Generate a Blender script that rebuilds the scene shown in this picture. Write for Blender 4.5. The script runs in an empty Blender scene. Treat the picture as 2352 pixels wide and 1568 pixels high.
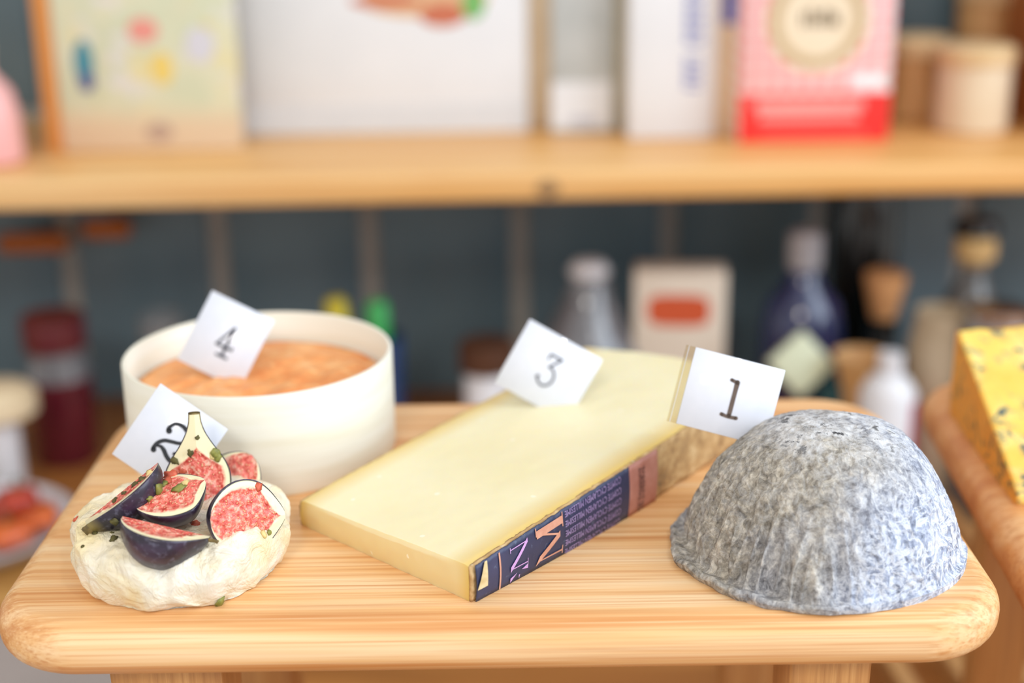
import bpy, bmesh, math, random
from mathutils import Vector, Matrix, noise

random.seed(7)
sc = bpy.context.scene
COL = sc.collection
rad = math.radians

# ------------------------------------------------------------------ camera
FPX = 3300.0
PITCH, ROLL = rad(18.5), rad(0.8)
CAM = Vector((0.0, 0.0, 0.46))
FW = Vector((0, math.cos(PITCH), -math.sin(PITCH)))
_R0 = Vector((1, 0, 0)); _U0 = _R0.cross(FW)
RT = _R0 * math.cos(ROLL) - _U0 * math.sin(ROLL)
UP = _U0 * math.cos(ROLL) + _R0 * math.sin(ROLL)
BK = -FW
cd = bpy.data.cameras.new('camera'); cam = bpy.data.objects.new('camera', cd); COL.objects.link(cam)
cd.sensor_width = 36.0; cd.lens = FPX / 2352 * 36.0
cd.clip_start = 0.01
M = Matrix((RT, UP, BK)).transposed().to_4x4(); M.translation = CAM
cam.matrix_world = M
cd.dof.use_dof = True; cd.dof.focus_distance = 0.449; cd.dof.aperture_fstop = 4.4; cd.dof.aperture_blades = 0
sc.camera = cam

# ------------------------------------------------------------------ world and lights
w = bpy.data.worlds.new('room_light'); sc.world = w; w.use_nodes = True
w.node_tree.nodes['Background'].inputs['Color'].default_value = (1.0, 0.97, 0.93, 1)
w.node_tree.nodes['Background'].inputs['Strength'].default_value = 0.72

def area(name, loc, target, size, power, color):
    l = bpy.data.lights.new(name, 'AREA'); l.shape = 'RECTANGLE'; l.size, l.size_y = size
    l.energy = power; l.color = color
    o = bpy.data.objects.new(name, l); COL.objects.link(o)
    o.location = loc
    o.rotation_euler = (Vector(target) - Vector(loc)).to_track_quat('-Z', 'Y').to_euler()
    return o
area('window_daylight', (1.35, 0.05, 0.95), (0.05, 0.5, 0.25), (1.1, 1.3), 19, (0.74, 0.87, 1.0))
area('added_front_fill', (-0.30, -0.90, 1.25), (0, 0.8, 0.2), (0.42, 0.28), 8, (1.0, 0.94, 0.86))  # added fill behind the camera, brightens the tiles and bottles under the shelf
area('added_glint_light', (0.55, -0.35, 1.55), (0.1, 0.7, 0.2), (0.07, 0.07), 2.0, (0.92, 0.96, 1.0))  # small unseen light added to put bright highlights on glossy bottles and figs

sc.view_settings.view_transform = 'Standard'
sc.view_settings.look = 'None'
sc.view_settings.exposure = 0.14
sc.view_settings.gamma = 1.0
sc.view_settings.use_curve_mapping = False

# ------------------------------------------------------------------ geometry helpers
def ray(px, py):
    return FW + RT * ((px - 1176) / FPX) - UP * ((py - 784) / FPX)
def atz(px, py, z):
    d = ray(px, py); return CAM + d * ((z - CAM.z) / d.z)
def aty(px, py, y):
    d = ray(px, py); return CAM + d * (y / d.y)

def lin(c):
    c = c / 255.0
    return c / 12.92 if c <= 0.04045 else ((c + 0.055) / 1.055) ** 2.4
def C(r, g, b):
    return (lin(r), lin(g), lin(b), 1.0)

def link(name, me, mat=None, parent=None, smooth=True):
    o = bpy.data.objects.new(name, me); COL.objects.link(o)
    if mat is not None: me.materials.append(mat)
    if parent is not None: o.parent = parent
    if smooth:
        me.polygons.foreach_set('use_smooth', [True] * len(me.polygons))
    me.update()
    return o
def mesh(name, vs, fs, mat=None, parent=None, smooth=True, attrs=None):
    me = bpy.data.meshes.new(name)
    me.from_pydata([tuple(v) for v in vs], [], fs)
    if attrs:
        for k, vals in attrs.items():
            a = me.attributes.new(k, 'FLOAT', 'POINT'); a.data.foreach_set('value', vals)
    return link(name, me, mat, parent, smooth)
def thing(name, label, cat, loc=(0, 0, 0), rz=0.0, group=None):
    o = bpy.data.objects.new(name, None); COL.objects.link(o); o.empty_display_size = 0.01
    o.location = loc; o.rotation_euler = (0, 0, rz)
    return tag(o, label, cat, group)
def tag(o, label, cat, group=None):
    o['label'] = label; o['category'] = cat
    if group: o['group'] = group
    return o
def structure(o):
    o['kind'] = 'structure'; return o

def sharp(o, ang=35):
    bm = bmesh.new(); bm.from_mesh(o.data)
    for e in bm.edges:
        if len(e.link_faces) == 2 and e.calc_face_angle(0) > rad(ang): e.smooth = False
    bm.to_mesh(o.data); bm.free(); return o

def box(name, sx, sy, sz, mat, parent=None, loc=(0, 0, 0), bev=0.0, rz=0.0, seg=2, base=True):
    """box standing on loc (base=True) with bevelled edges"""
    bm = bmesh.new(); bmesh.ops.create_cube(bm, size=1)
    bmesh.ops.scale(bm, vec=(sx, sy, sz), verts=bm.verts)
    if bev > 0:
        bmesh.ops.bevel(bm, geom=list(bm.edges), offset=bev, segments=seg, affect='EDGES', profile=0.5)
    if base: bmesh.ops.translate(bm, vec=(0, 0, sz / 2), verts=bm.verts)
    me = bpy.data.meshes.new(name); bm.to_mesh(me); bm.free()
    o = link(name, me, mat, parent, smooth=bev > 0)
    if bev > 0: sharp(o, 50)
    o.location = loc; o.rotation_euler = (0, 0, rz)
    return o

def lathe(name, prof, mat, parent=None, seg=48, loc=(0, 0, 0), closed=True):
    vs, fs = [], []
    n = len(prof)
    for i in range(seg):
        a = 2 * math.pi * i / seg
        for r, z in prof: vs.append((r * math.cos(a), r * math.sin(a), z))
    for i in range(seg):
        j = (i + 1) % seg
        for k in range(n - 1):
            fs.append((i * n + k, j * n + k, j * n + k + 1, i * n + k + 1))
    bm = bmesh.new()
    bv = [bm.verts.new(v) for v in vs]
    for f in fs:
        try: bm.faces.new([bv[q] for q in f])
        except ValueError: pass
    bmesh.ops.remove_doubles(bm, verts=bm.verts, dist=1e-6)
    bmesh.ops.dissolve_degenerate(bm, edges=bm.edges, dist=1e-7)
    bmesh.ops.recalc_face_normals(bm, faces=bm.faces)
    me = bpy.data.meshes.new(name); bm.to_mesh(me); bm.free()
    o = link(name, me, mat, parent); sharp(o, 40); o.location = loc
    return o

def outline(hx, hy, rc, n=14):
    pts = []
    for cx, cy, a0 in ((hx - rc, hy - rc, 0), (-hx + rc, hy - rc, 90), (-hx + rc, -hy + rc, 180), (hx - rc, -hy + rc, 270)):
        for i in range(n + 1):
            a = rad(a0 + 90 * i / n)
            pts.append((cx + rc * math.cos(a), cy + rc * math.sin(a)))
    return pts
def slab(name, hx, hy, rc, z0, z1, r, mat, parent=None, n=14, m=7):
    """rounded-rectangle board with rolled edges"""
    rings = []
    for i in range(m + 1):
        a = math.pi / 2 * i / m
        rings.append((r * (1 - math.sin(a)), z0 + r * (1 - math.cos(a))))
    for i in range(m + 1):
        a = math.pi / 2 * i / m
        rings.append((r * (1 - math.cos(a)), z1 - r * (1 - math.sin(a))))
    vs, fs = [], []
    k = 0
    for ins, z in rings:
        o = outline(hx - ins, hy - ins, max(rc - ins, 0.001), n); k = len(o)
        vs += [(x, y, z) for x, y in o]
    for q in range(len(rings) - 1):
        for i in range(k):
            j = (i + 1) % k
            fs.append((q * k + i, q * k + j, (q + 1) * k + j, (q + 1) * k + i))
    fs.append(tuple(reversed(range(k)))); b = (len(rings) - 1) * k
    fs.append(tuple(range(b, b + k)))
    return mesh(name, vs, fs, mat, parent)

def fbm(p, s, octv=4):
    return noise.fractal(Vector(p) * s, 1.0, 2.0, octv)
def ridged(p, s):
    return 1 - abs(noise.noise(Vector(p) * s)) * 2

# ------------------------------------------------------------------ material helpers
def nodes(name):
    m = bpy.data.materials.new(name); m.use_nodes = True
    nt = m.node_tree; return m, nt, nt.nodes['Principled BSDF']
class NT:
    def __init__(s, nt): s.nt = nt
    def n(s, t, **kw):
        o = s.nt.nodes.new(t)
        for k, v in kw.items(): setattr(o, k, v)
        return o
    def l(s, a, b): s.nt.links.new(a, b)
    def coord(s, scale=(1, 1, 1), rot=(0, 0, 0), loc=(0, 0, 0), kind='Object'):
        t = s.n('ShaderNodeTexCoord'); mp = s.n('ShaderNodeMapping')
        s.l(t.outputs[kind], mp.inputs['Vector'])
        mp.inputs['Scale'].default_value = scale; mp.inputs['Rotation'].default_value = rot; mp.inputs['Location'].default_value = loc
        return mp.outputs['Vector']
    def noise(s, vec, scale=5, detail=4, rough=0.55, dist=0):
        t = s.n('ShaderNodeTexNoise'); s.l(vec, t.inputs['Vector'])
        t.inputs['Scale'].default_value = scale; t.inputs['Detail'].default_value = detail
        t.inputs['Roughness'].default_value = rough; t.inputs['Distortion'].default_value = dist
        return t.outputs['Fac']
    def voro(s, vec, scale=5, feature='F1', out='Distance'):
        t = s.n('ShaderNodeTexVoronoi', feature=feature); s.l(vec, t.inputs['Vector']); t.inputs['Scale'].default_value = scale
        return t.outputs[out]
    def ramp(s, fac, stops, interp='LINEAR'):
        r = s.n('ShaderNodeValToRGB'); r.color_ramp.interpolation = interp
        e = r.color_ramp.elements
        e[0].position, e[0].color = stops[0]; e[1].position, e[1].color = stops[-1]
        for p, c in stops[1:-1]:
            q = e.new(p); q.color = c
        s.l(fac, r.inputs['Fac']); return r.outputs['Color']
    def step(s, fac, a, b):
        return s.ramp(fac, [(a, (0, 0, 0, 1)), (b, (1, 1, 1, 1))])
    def mix(s, fac, a, b, mode='MIX'):
        m = s.n('ShaderNodeMix', data_type='RGBA', blend_type=mode)
        if isinstance(fac, (int, float)): m.inputs[0].default_value = fac
        else: s.l(fac, m.inputs[0])
        for v, i in ((a, 6), (b, 7)):
            if isinstance(v, tuple): m.inputs[i].default_value = v
            else: s.l(v, m.inputs[i])
        return m.outputs[2]
    def math(s, op, a, b=0.0):
        m = s.n('ShaderNodeMath', operation=op)
        for v, i in ((a, 0), (b, 1)):
            if isinstance(v, (int, float)): m.inputs[i].default_value = v
            else: s.l(v, m.inputs[i])
        return m.outputs[0]
    def bump(s, h, strength=0.3, dist=0.001, prev=None):
        b = s.n('ShaderNodeBump'); b.inputs['Strength'].default_value = strength; b.inputs['Distance'].default_value = dist
        s.l(h, b.inputs['Height'])
        if prev is not None: s.l(prev, b.inputs['Normal'])
        return b.outputs['Normal']
    def attr(s, name):
        a = s.n('ShaderNodeAttribute', attribute_name=name); return a.outputs['Fac']

def plain(name, c1, c2=None, scale=80, rough=0.5, bump=0.0, stretch=(1, 1, 1), sss=0.0, sss_r=(0.003, 0.002, 0.001), coat=0.0, metal=0.0, spec=0.5, bdist=0.0005, trans=0.0):
    m, nt, b = nodes(name); g = NT(nt)
    c2 = c2 or tuple(x * 0.86 for x in c1[:3]) + (1,)
    f = g.noise(g.coord(stretch), scale)
    g.l(g.ramp(f, [(0.32, c1), (0.68, c2)]), b.inputs['Base Color'])
    b.inputs['Roughness'].default_value = rough; b.inputs['Metallic'].default_value = metal
    b.inputs['Specular IOR Level'].default_value = spec
    b.inputs['Coat Weight'].default_value = coat; b.inputs['Coat Roughness'].default_value = 0.06
    b.inputs['Transmission Weight'].default_value = trans
    if sss:
        b.inputs['Subsurface Weight'].default_value = sss; b.inputs['Subsurface Radius'].default_value = sss_r; b.inputs['Subsurface Scale'].default_value = 1.0
    if bump: g.l(g.bump(f, bump, bdist), b.inputs['Normal'])
    return m

def wood(name, c_light, c_mid, c_dark, grain=(4, 260, 260), rough=0.42, band=1.0, rot=(0, 0, 0), line=0.75):
    m, nt, b = nodes(name); g = NT(nt)
    v = g.coord(grain, rot)
    fine = g.noise(v, 1.0, 4, 0.6)
    v2 = g.coord(tuple(x * k for x, k in zip(grain, (0.7 if x == min(grain) else 0.22 for x in grain))), rot, (3, 1, 2))
    coarse = g.noise(v2, 1.0, 3, 0.6)
    v3 = g.coord(tuple(x * (1.6 if x == min(grain) else 3.2) for x in grain), rot, (1, 7, 2))
    hair = g.noise(v3, 1.0, 3, 0.6)
    base = g.ramp(coarse, [(0.30, c_light), (0.50, c_mid), (0.74, c_dark)])
    c = g.mix(g.ramp(fine, [(0.50, (0, 0, 0, 1)), (0.70, (line, line, line, 1))]), base, c_dark)
    c = g.mix(g.ramp(hair, [(0.52, (0, 0, 0, 1)), (0.70, (line, line, line, 1))]), c, c_dark)
    c = g.mix(g.ramp(hair, [(0.28, (line, line, line, 1)), (0.44, (0, 0, 0, 1))]), c, c_light)
    g.l(c, b.inputs['Base Color'])
    b.inputs['Roughness'].default_value = rough
    g.l(g.bump(fine, 0.10, 0.0003), b.inputs['Normal'])
    return m

BAMBOO = wood('bamboo', C(246, 214, 170), C(236, 186, 128), C(200, 128, 66), grain=(5, 430, 430), rough=0.4, line=0.62)
BAMBOO2 = wood('bamboo_orange', C(236, 186, 132), C(222, 156, 96), C(196, 122, 64), grain=(5, 300, 300))
SHELFW = wood('shelf_pine', C(240, 200, 142), C(232, 178, 108), C(206, 140, 70), grain=(2, 60, 60), rough=0.38)
COUNTERW = wood('counter_oak', C(200, 140, 74), C(182, 118, 56), C(140, 86, 40), grain=(2, 40, 40), rough=0.5)
CANW = wood('canister_wood', C(222, 184, 134), C(208, 162, 106), C(180, 130, 78), grain=(60, 60, 6), rough=0.5)
LIDW = wood('canister_lid', C(236, 214, 178), C(228, 200, 154), C(206, 170, 120), grain=(6, 60, 60), rough=0.5)

# ------------------------------------------------------------------ structure: counter, tiled wall, shelf
ZB = 0.246          # top of the serving stand
ZS = 0.256          # top of the back shelf
YAW = rad(1.2)
cy_, sy_ = math.cos(YAW), math.sin(YAW)
def wl(x, y, z):    # wall frame: x along the wall, y distance from the camera side
    return Vector((x * cy_ - (y - 1.24) * sy_, 1.24 + x * sy_ + (y - 1.24) * cy_, z))

TILE = plain('slate_tile', C(110, 134, 145), C(94, 116, 128), scale=9, rough=0.3, bump=0.05, spec=0.35)
GROUT = plain('grey_grout', C(190, 188, 182), C(172, 170, 164), scale=60, rough=0.9, bump=0.2)
wallb = structure(box('wall_back', 2.2, 0.05, 1.25, GROUT, None, wl(0, 1.272, -0.15), 0.0, YAW))
TP, TW, TH = 0.1335, 0.1175, 0.262
tile_me = None
for row, z0 in ((0, -0.012), (1, 0.265), (2, 0.542)):
    for i in range(-8, 8):
        xc = 0.0075 + (i + 0.5) * TP
        if tile_me is None:
            t = box('tile', TW, 0.010, TH, TILE, wallb, (0, 0, 0), 0.0015); tile_me = t.data
        else:
            t = bpy.data.objects.new('tile', tile_me); COL.objects.link(t); t.parent = wallb
        t.location = (xc, -0.027, 0.15 + z0)

counter = structure(box('floor_counter', 2.2, 1.05, 0.04, COUNTERW, None, (0, 0.715, -0.04), 0.003))
counter.name = 'worktop'; counter['label'] = 'orange-brown wooden worktop under the stands and bottles'

shelf = thing('wall_shelf', 'long pale pine shelf board across the tiled wall', 'shelf', wl(0, 1.11, ZS - 0.021), YAW)
box('board', 1.9, 0.262, 0.021, SHELFW, shelf, (0, 0, 0), 0.0025)
for xx in (-0.4, 0.43):
    pass
KNOT = plain('knot', C(168, 132, 88), C(150, 116, 76), rough=0.6)
kn = lathe('knot', [(0, 0), (0.006, 0), (0.007, 0.0004), (0.0, 0.0006)], KNOT, shelf, 16)
kn.location = (0.021, -0.1312, 0.009); kn.rotation_euler = (rad(90), 0, 0); kn.scale = (1.2, 0.9, 1)

# uprights of the shelf unit standing on the board
UPR = wood('upright_wood', C(240, 178, 104), C(232, 158, 82), C(208, 126, 56), grain=(40, 40, 2))
UPRD = wood('upright_dark', C(206, 134, 74), C(190, 112, 56), C(150, 84, 40), grain=(40, 40, 2))
pu = atz(125, 350, ZS)
box('upright', 0.026, 0.10, 0.40, UPR, None, (pu.x + 0.006, pu.y + 0.055, ZS), 0.001, YAW)
bpy.data.objects['upright'].name = 'divider_panel'
tag(bpy.data.objects['divider_panel'], 'orange wooden upright panel at the left end of the shelf', 'panel')
pu = atz(2352, 300, ZS)
box('divider_panel', 0.02, 0.16, 0.40, UPRD, None, (pu.x + 0.022, pu.y + 0.05, ZS), 0.001, YAW)
tag(bpy.data.objects['divider_panel.001'], 'brown wooden upright panel at the right end of the shelf', 'panel')

# ------------------------------------------------------------------ serving stands
LEGW = wood('leg_bamboo', C(220, 170, 108), C(204, 148, 86), C(172, 116, 62), grain=(220, 220, 8))
PALEW = plain('pale_wood', C(240, 220, 180), C(230, 206, 160), scale=30, rough=0.6)
def leg(parent, x, y, ztop, sx=0.026, sy=0.024, splay=(0, 0), mat=None, z0=0.0):
    bm = bmesh.new(); bmesh.ops.create_cube(bm, size=1)
    for v in bm.verts:
        t = v.co.z + 0.5
        v.co.x = v.co.x * sx * (0.8 + 0.2 * t) + splay[0] * (1 - t)
        v.co.y = v.co.y * sy * (0.8 + 0.2 * t) + splay[1] * (1 - t)
        v.co.z = t * (ztop - z0)
    bmesh.ops.bevel(bm, geom=list(bm.edges), offset=0.0022, segments=2, affect='EDGES', profile=0.5)
    me = bpy.data.meshes.new('leg'); bm.to_mesh(me); bm.free()
    o = link('leg', me, mat or LEGW, parent); o.location = (x, y, z0); sharp(o, 50); return o
st = thing('serving_stand', 'rounded bamboo serving stand carrying four numbered cheeses', 'serving stand', (-0.0052, 0.4705, 0))
top = slab('board', 0.1570, 0.0950, 0.030, ZB - 0.018, ZB, 0.0082, BAMBOO, st)
for x, y, s in ((-0.105, -0.062, 1), (0.104, -0.062, 1), (-0.105, 0.062, 1), (0.104, 0.062, 1)):
    leg(st, x, y, ZB - 0.0175, 0.036 if x < 0 else 0.026, 0.03, (0.004 if x < 0 else -0.002, 0.0))
for x in (-0.105, 0.104):
    box('cross_rail', 0.014, 0.10, 0.02, PALEW, st, (x - 0.018 if x < 0 else x - 0.006, 0, ZB - 0.04), 0.002)

st2 = thing('serving_stand', 'bamboo serving stand at the right edge carrying the orange blue cheese', 'serving stand', (0.3250, 0.488, 0), rad(-4.2))
ZB2 = 0.2325
slab('board', 0.150, 0.126, 0.030, ZB2 - 0.020, ZB2, 0.0098, BAMBOO2, st2)
for x, y in ((-0.11, -0.09), (0.11, -0.09), (-0.11, 0.09), (0.11, 0.09)):
    leg(st2, x, y, ZB2 - 0.0195)

# grey cloth spread under the stands
LINEN = plain('grey_linen', C(176, 166, 162), C(160, 150, 146), scale=700, rough=0.9, bump=0.3)
vs, fs = [], []
NX, NY = 60, 40
for lay in (0, 1):
    for i in range(NX + 1):
        for j in range(NY + 1):
            x = -0.46 + 0.315 * i / NX; y = 0.24 + 0.57 * j / NY
            vs.append((x, y, 0.0003 if lay else 0.0016 + 0.0010 * abs(noise.noise(Vector((x * 14, y * 9, 0))))))
k = (NX + 1) * (NY + 1); w1 = NY + 1
for i in range(NX):
    for j in range(NY):
        a = i * w1 + j
        fs.append((a, a + w1, a + w1 + 1, a + 1)); fs.append((k + a, k + a + 1, k + a + w1 + 1, k + a + w1))
for i in range(NX):
    a, e2 = i * w1, i * w1 + NY
    fs.append((a, k + a, k + a + w1, a + w1)); fs.append((e2, e2 + w1, k + e2 + w1, k + e2))
for j in range(NY):
    a, e2 = j, NX * w1 + j
    fs.append((a, a + 1, k + a + 1, k + a)); fs.append((e2, k + e2, k + e2 + 1, e2 + 1))
tag(mesh('linen_cloth', vs, fs, LINEN), 'grey linen cloth spread on the worktop left of the bamboo stand', 'cloth')

# slatted rack lying on the worktop between the stands
rk = thing('slatted_rack', 'slatted wooden rack on the worktop beneath the right stand', 'rack', (0.285, 0.80, 0), rad(4))
SLAT = wood('slat_wood', C(214, 166, 108), C(196, 146, 90), C(160, 112, 66), grain=(30, 4, 30))
for i in range(7):
    box('slat', 0.011, 0.30, 0.010, SLAT, rk, (-0.105 + i * 0.035, 0, 0.008), 0.0015)
for yy in (-0.12, 0.12):
    box('cross_bar', 0.24, 0.014, 0.008, SLAT, rk, (0, yy, 0), 0.001)

# ------------------------------------------------------------------ cheese in spruce box
BOXW = wood('spruce', C(240, 240, 230), C(238, 237, 224), C(230, 226, 206), grain=(14, 14, 700), rough=0.5, line=0.35)
bc = Vector((-0.0965, 0.5175, ZB))
bx = thing('cheese_box', 'round pale spruce box holding an orange washed-rind cheese', 'box', bc)
RB, HB = 0.0507, 0.0385
lathe('wall', [(RB - 0.0018, 0.001), (RB - 0.0003, 0.0), (RB, 0.0006), (RB, HB - 0.0006), (RB - 0.0004, HB), (RB - 0.0013, HB), (RB - 0.0017, HB - 0.0006), (RB - 0.0018, 0.001)], BOXW, bx, 128)
lathe('base', [(0, 0.0), (RB - 0.0019, 0.0), (RB - 0.0019, 0.0025), (0, 0.0025)], BOXW, bx, 64)

def polar(name, nr, nt, fn, mat, parent=None, loc=(0, 0, 0), attr=None):
    """closed-top surface: fn(t, theta) -> (Vector, attr) with t from 0 (centre) to 1 (rim)"""
    vs, fs, at_ = [], [], []
    p, a = fn(0, 0); vs.append(p); at_.append(a)
    for i in range(1, nr + 1):
        for j in range(nt):
            p, a = fn(i / nr, 2 * math.pi * j / nt); vs.append(p); at_.append(a)
    for j in range(nt):
        fs.append((0, 1 + j, 1 + (j + 1) % nt))
    for i in range(1, nr):
        for j in range(nt):
            a0 = 1 + (i - 1) * nt; a1 = 1 + i * nt; k = (j + 1) % nt
            fs.append((a0 + j, a1 + j, a1 + k, a0 + k))
    n = 1 + (nr - 1) * nt
    fs.append(tuple(n + j for j in reversed(range(nt))))
    return mesh(name, vs, fs, mat, parent, True, {attr: at_} if attr else None) if loc is None else _at(mesh(name, vs, fs, mat, parent, True, {attr: at_} if attr else None), loc)
def _at(o, loc):
    o.location = loc; return o

m, nt, b = nodes('orange_rind'); g = NT(nt)
f1 = g.noise(g.coord((1, 1, 1), (0, 0, 0.5)), 55, 5, 0.6, 0.6)
f2 = g.noise(g.coord((40, 160, 60), (0, 0, 0.5)), 1.0, 4, 0.6, 0.8)
c = g.ramp(f1, [(0.3, C(226, 134, 70)), (0.5, C(236, 160, 96)), (0.7, C(242, 186, 128))])
c = g.mix(g.step(f2, 0.55, 0.75), c, C(246, 200, 140))
g.l(c, b.inputs['Base Color']); b.inputs['Roughness'].default_value = 0.5
b.inputs['Subsurface Weight'].default_value = 0.15; b.inputs['Subsurface Radius'].default_value = (0.003, 0.0015, 0.0008); b.inputs['Subsurface Scale'].default_value = 1
g.l(g.bump(f2, 0.5, 0.0012), b.inputs['Normal'])
ORANGE = m
def f_mont(t, a):
    R = RB - 0.0042
    r = R * min(1.0, t / 0.86)
    p = Vector((r * math.cos(a), r * math.sin(a), 0))
    z = 0.0262 + 0.0028 * (1 - (r / R) ** 4)
    q = Vector((p.x * 0.6 + p.y * 0.8, (p.y * 0.6 - p.x * 0.8) * 2.6, 3.1))
    z += 0.0011 * fbm(q, 70, 3) + 0.0016 * (ridged(q, 45) - 0.5) * (1 - 0.4 * t)
    if t > 0.86: z = (0.0262) * (1 - (t - 0.86) / 0.14) + 0.0027
    p.z = z
    return p, 0
mont = polar('washed_rind_cheese', 70, 140, f_mont, ORANGE, None, bc + Vector((0, 0, 0)))
tag(mont, 'wrinkled orange washed-rind cheese inside the round box', 'cheese')

# ------------------------------------------------------------------ hard cheese wedge
CW = thing('hard_cheese_wedge', 'flat yellow wedge of hard cheese with a dark blue paper label', 'cheese', (0, 0, ZB))
P1, P2 = Vector((-0.0722, 0.4452, 0)), Vector((-0.0142, 0.3905, 0))
P4, P3 = Vector((0.0300, 0.5690, 0)), Vector((0.0960, 0.5260, 0))
h1, h2, h3, h4 = 0.0095, 0.0122, 0.0215, 0.0205
def cw_pt(s, t):
    """s along the length (0 front cut), t across (0 left rind, 1 label rind)"""
    L = P1.lerp(P4, s); Rr = P2.lerp(P3, s)
    Rr = Rr + Vector((0.0022, -0.0022, 0)) * math.sin(math.pi * s)
    p = L.lerp(Rr, t)
    hr = h2 + (h3 - h2) * (1 - (1 - s) ** 2.2); hl = h1 + (h4 - h1) * s ** 0.9
    # rear cut edge bulges outward a little
    if s > 0.5: p = p + Vector((0.35, 0.94, 0)) * (0.006 * math.sin(math.pi * t) * (s - 0.5) * 2)
    return p, hl + (hr - hl) * t
NS, NTT = 90, 60
vs, fs, ed = [], [], []
for i in range(NS + 1):
    for j in range(NTT + 1):
        s, t = i / NS, j / NTT
        p, h = cw_pt(s, t)
        q = (p.x, p.y, 0)
        dz = 0.00018 * fbm(q, 150, 3) + 0.0004 * fbm(q, 25, 2)
        e = min(t, 1 - t) * 0.075
        if e < 0.0008: dz -= 0.0003 + 0.0005 * abs(fbm(q, 300, 2))
        vs.append((p.x, p.y, h + dz)); ed.append(e / 0.013)
W1 = NTT + 1
for i in range(NS):
    for j in range(NTT):
        fs.append((i * W1 + j, i * W1 + j + 1, (i + 1) * W1 + j + 1, (i + 1) * W1 + j))
# skirt: boundary loop, several rows down
loop = [j for j in range(W1)] + [i * W1 + NTT for i in range(1, NS + 1)] + [NS * W1 + j for j in range(NTT - 1, -1, -1)] + [i * W1 for i in range(NS - 1, 0, -1)]
prev = loop; cen = (P1 + P2 + P3 + P4) / 4
for k in range(1, 7):
    cur = []
    for a in loop:
        x, y, z = vs[a]; f = k / 6
        nx = 0.00035 * fbm((x, y, z * (1 - f)), 220, 3)
        d = (Vector((x, y, 0)) - cen).normalized()
        out = 0.0006 * math.sin(math.pi * f) + nx
        cur.append(len(vs)); vs.append((x + d.x * out, y + d.y * out, z * (1 - f))); ed.append(min(ed[a], 0.38) if a < W1 else 0.2)
    n = len(loop)
    for i in range(n):
        j = (i + 1) % n
        fs.append((prev[i], cur[i], cur[j], prev[j]))
    prev = cur
fs.append(tuple(prev))
m, nt, b = nodes('hard_cheese_paste'); g = NT(nt)
e = g.attr('edge')
f = g.noise(g.coord(), 26, 4)
c0 = g.ramp(f, [(0.3, C(241, 232, 196)), (0.7, C(237, 225, 181))])
e2 = g.math('ADD', e, g.math('MULTIPLY', g.math('SUBTRACT', f, 0.5), 0.3))
c = g.mix(g.ramp(e2, [(0.0, (0.9, 0.9, 0.9, 1)), (0.25, (0.55, 0.55, 0.55, 1)), (0.75, (0, 0, 0, 1))]), c0, C(224, 186, 92))
v = g.voro(g.coord(), 120)
n2 = g.noise(g.coord(), 60, 2)
sp = g.math('MULTIPLY', g.math('MULTIPLY', g.math('LESS_THAN', v, 0.12), 0.7), g.math('GREATER_THAN', n2, 0.56))
c = g.mix(sp, c, C(250, 244, 224))
g.l(c, b.inputs['Base Color']); b.inputs['Roughness'].default_value = 0.42
b.inputs['Subsurface Weight'].default_value = 0.35; b.inputs['Subsurface Radius'].default_value = (0.004, 0.0028, 0.001); b.inputs['Subsurface Scale'].default_value = 1
g.l(g.bump(g.noise(g.coord(), 300, 3), 0.1, 0.0005), b.inputs['Normal'])
paste = mesh('paste', vs, fs, m, CW, True, {'edge': ed}); sharp(paste, 45)

def side(s, v, off=0.0, t=1.0):
    """point on a rind face: s along, v 0..1 up the face"""
    p, h = cw_pt(s, t); q, _ = cw_pt(min(s + 0.01, 1.0), t); q0, _ = cw_pt(max(s - 0.01, 0), t)
    d = (q - q0).normalized(); n = Vector((d.y, -d.x, 0)) * (1 if t > 0.5 else -1)
    return Vector((p.x, p.y, 0)) + n * (off + 0.0006 * math.sin(math.pi * v)) + Vector((0, 0, h * v))
m, nt, b = nodes('brown_rind'); g = NT(nt)
f = g.noise(g.coord(), 160, 5, 0.65); f2 = g.noise(g.coord((1, 1, 1), (0, 0, 0), (4, 1, 0)), 90, 3)
c = g.ramp(f, [(0.28, C(150, 116, 78)), (0.5, C(194, 158, 108)), (0.7, C(222, 194, 146))])
c = g.mix(g.step(f2, 0.66, 0.72), c, C(226, 214, 186)); c = g.mix(g.ramp(f2, [(0.27, (1, 1, 1, 1)), (0.31, (0, 0, 0, 1))]), c, C(92, 88, 76))
g.l(c, b.inputs['Base Color']); b.inputs['Roughness'].default_value = 0.8; g.l(g.bump(f, 0.6, 0.0012), b.inputs['Normal'])
RIND = m
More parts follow.
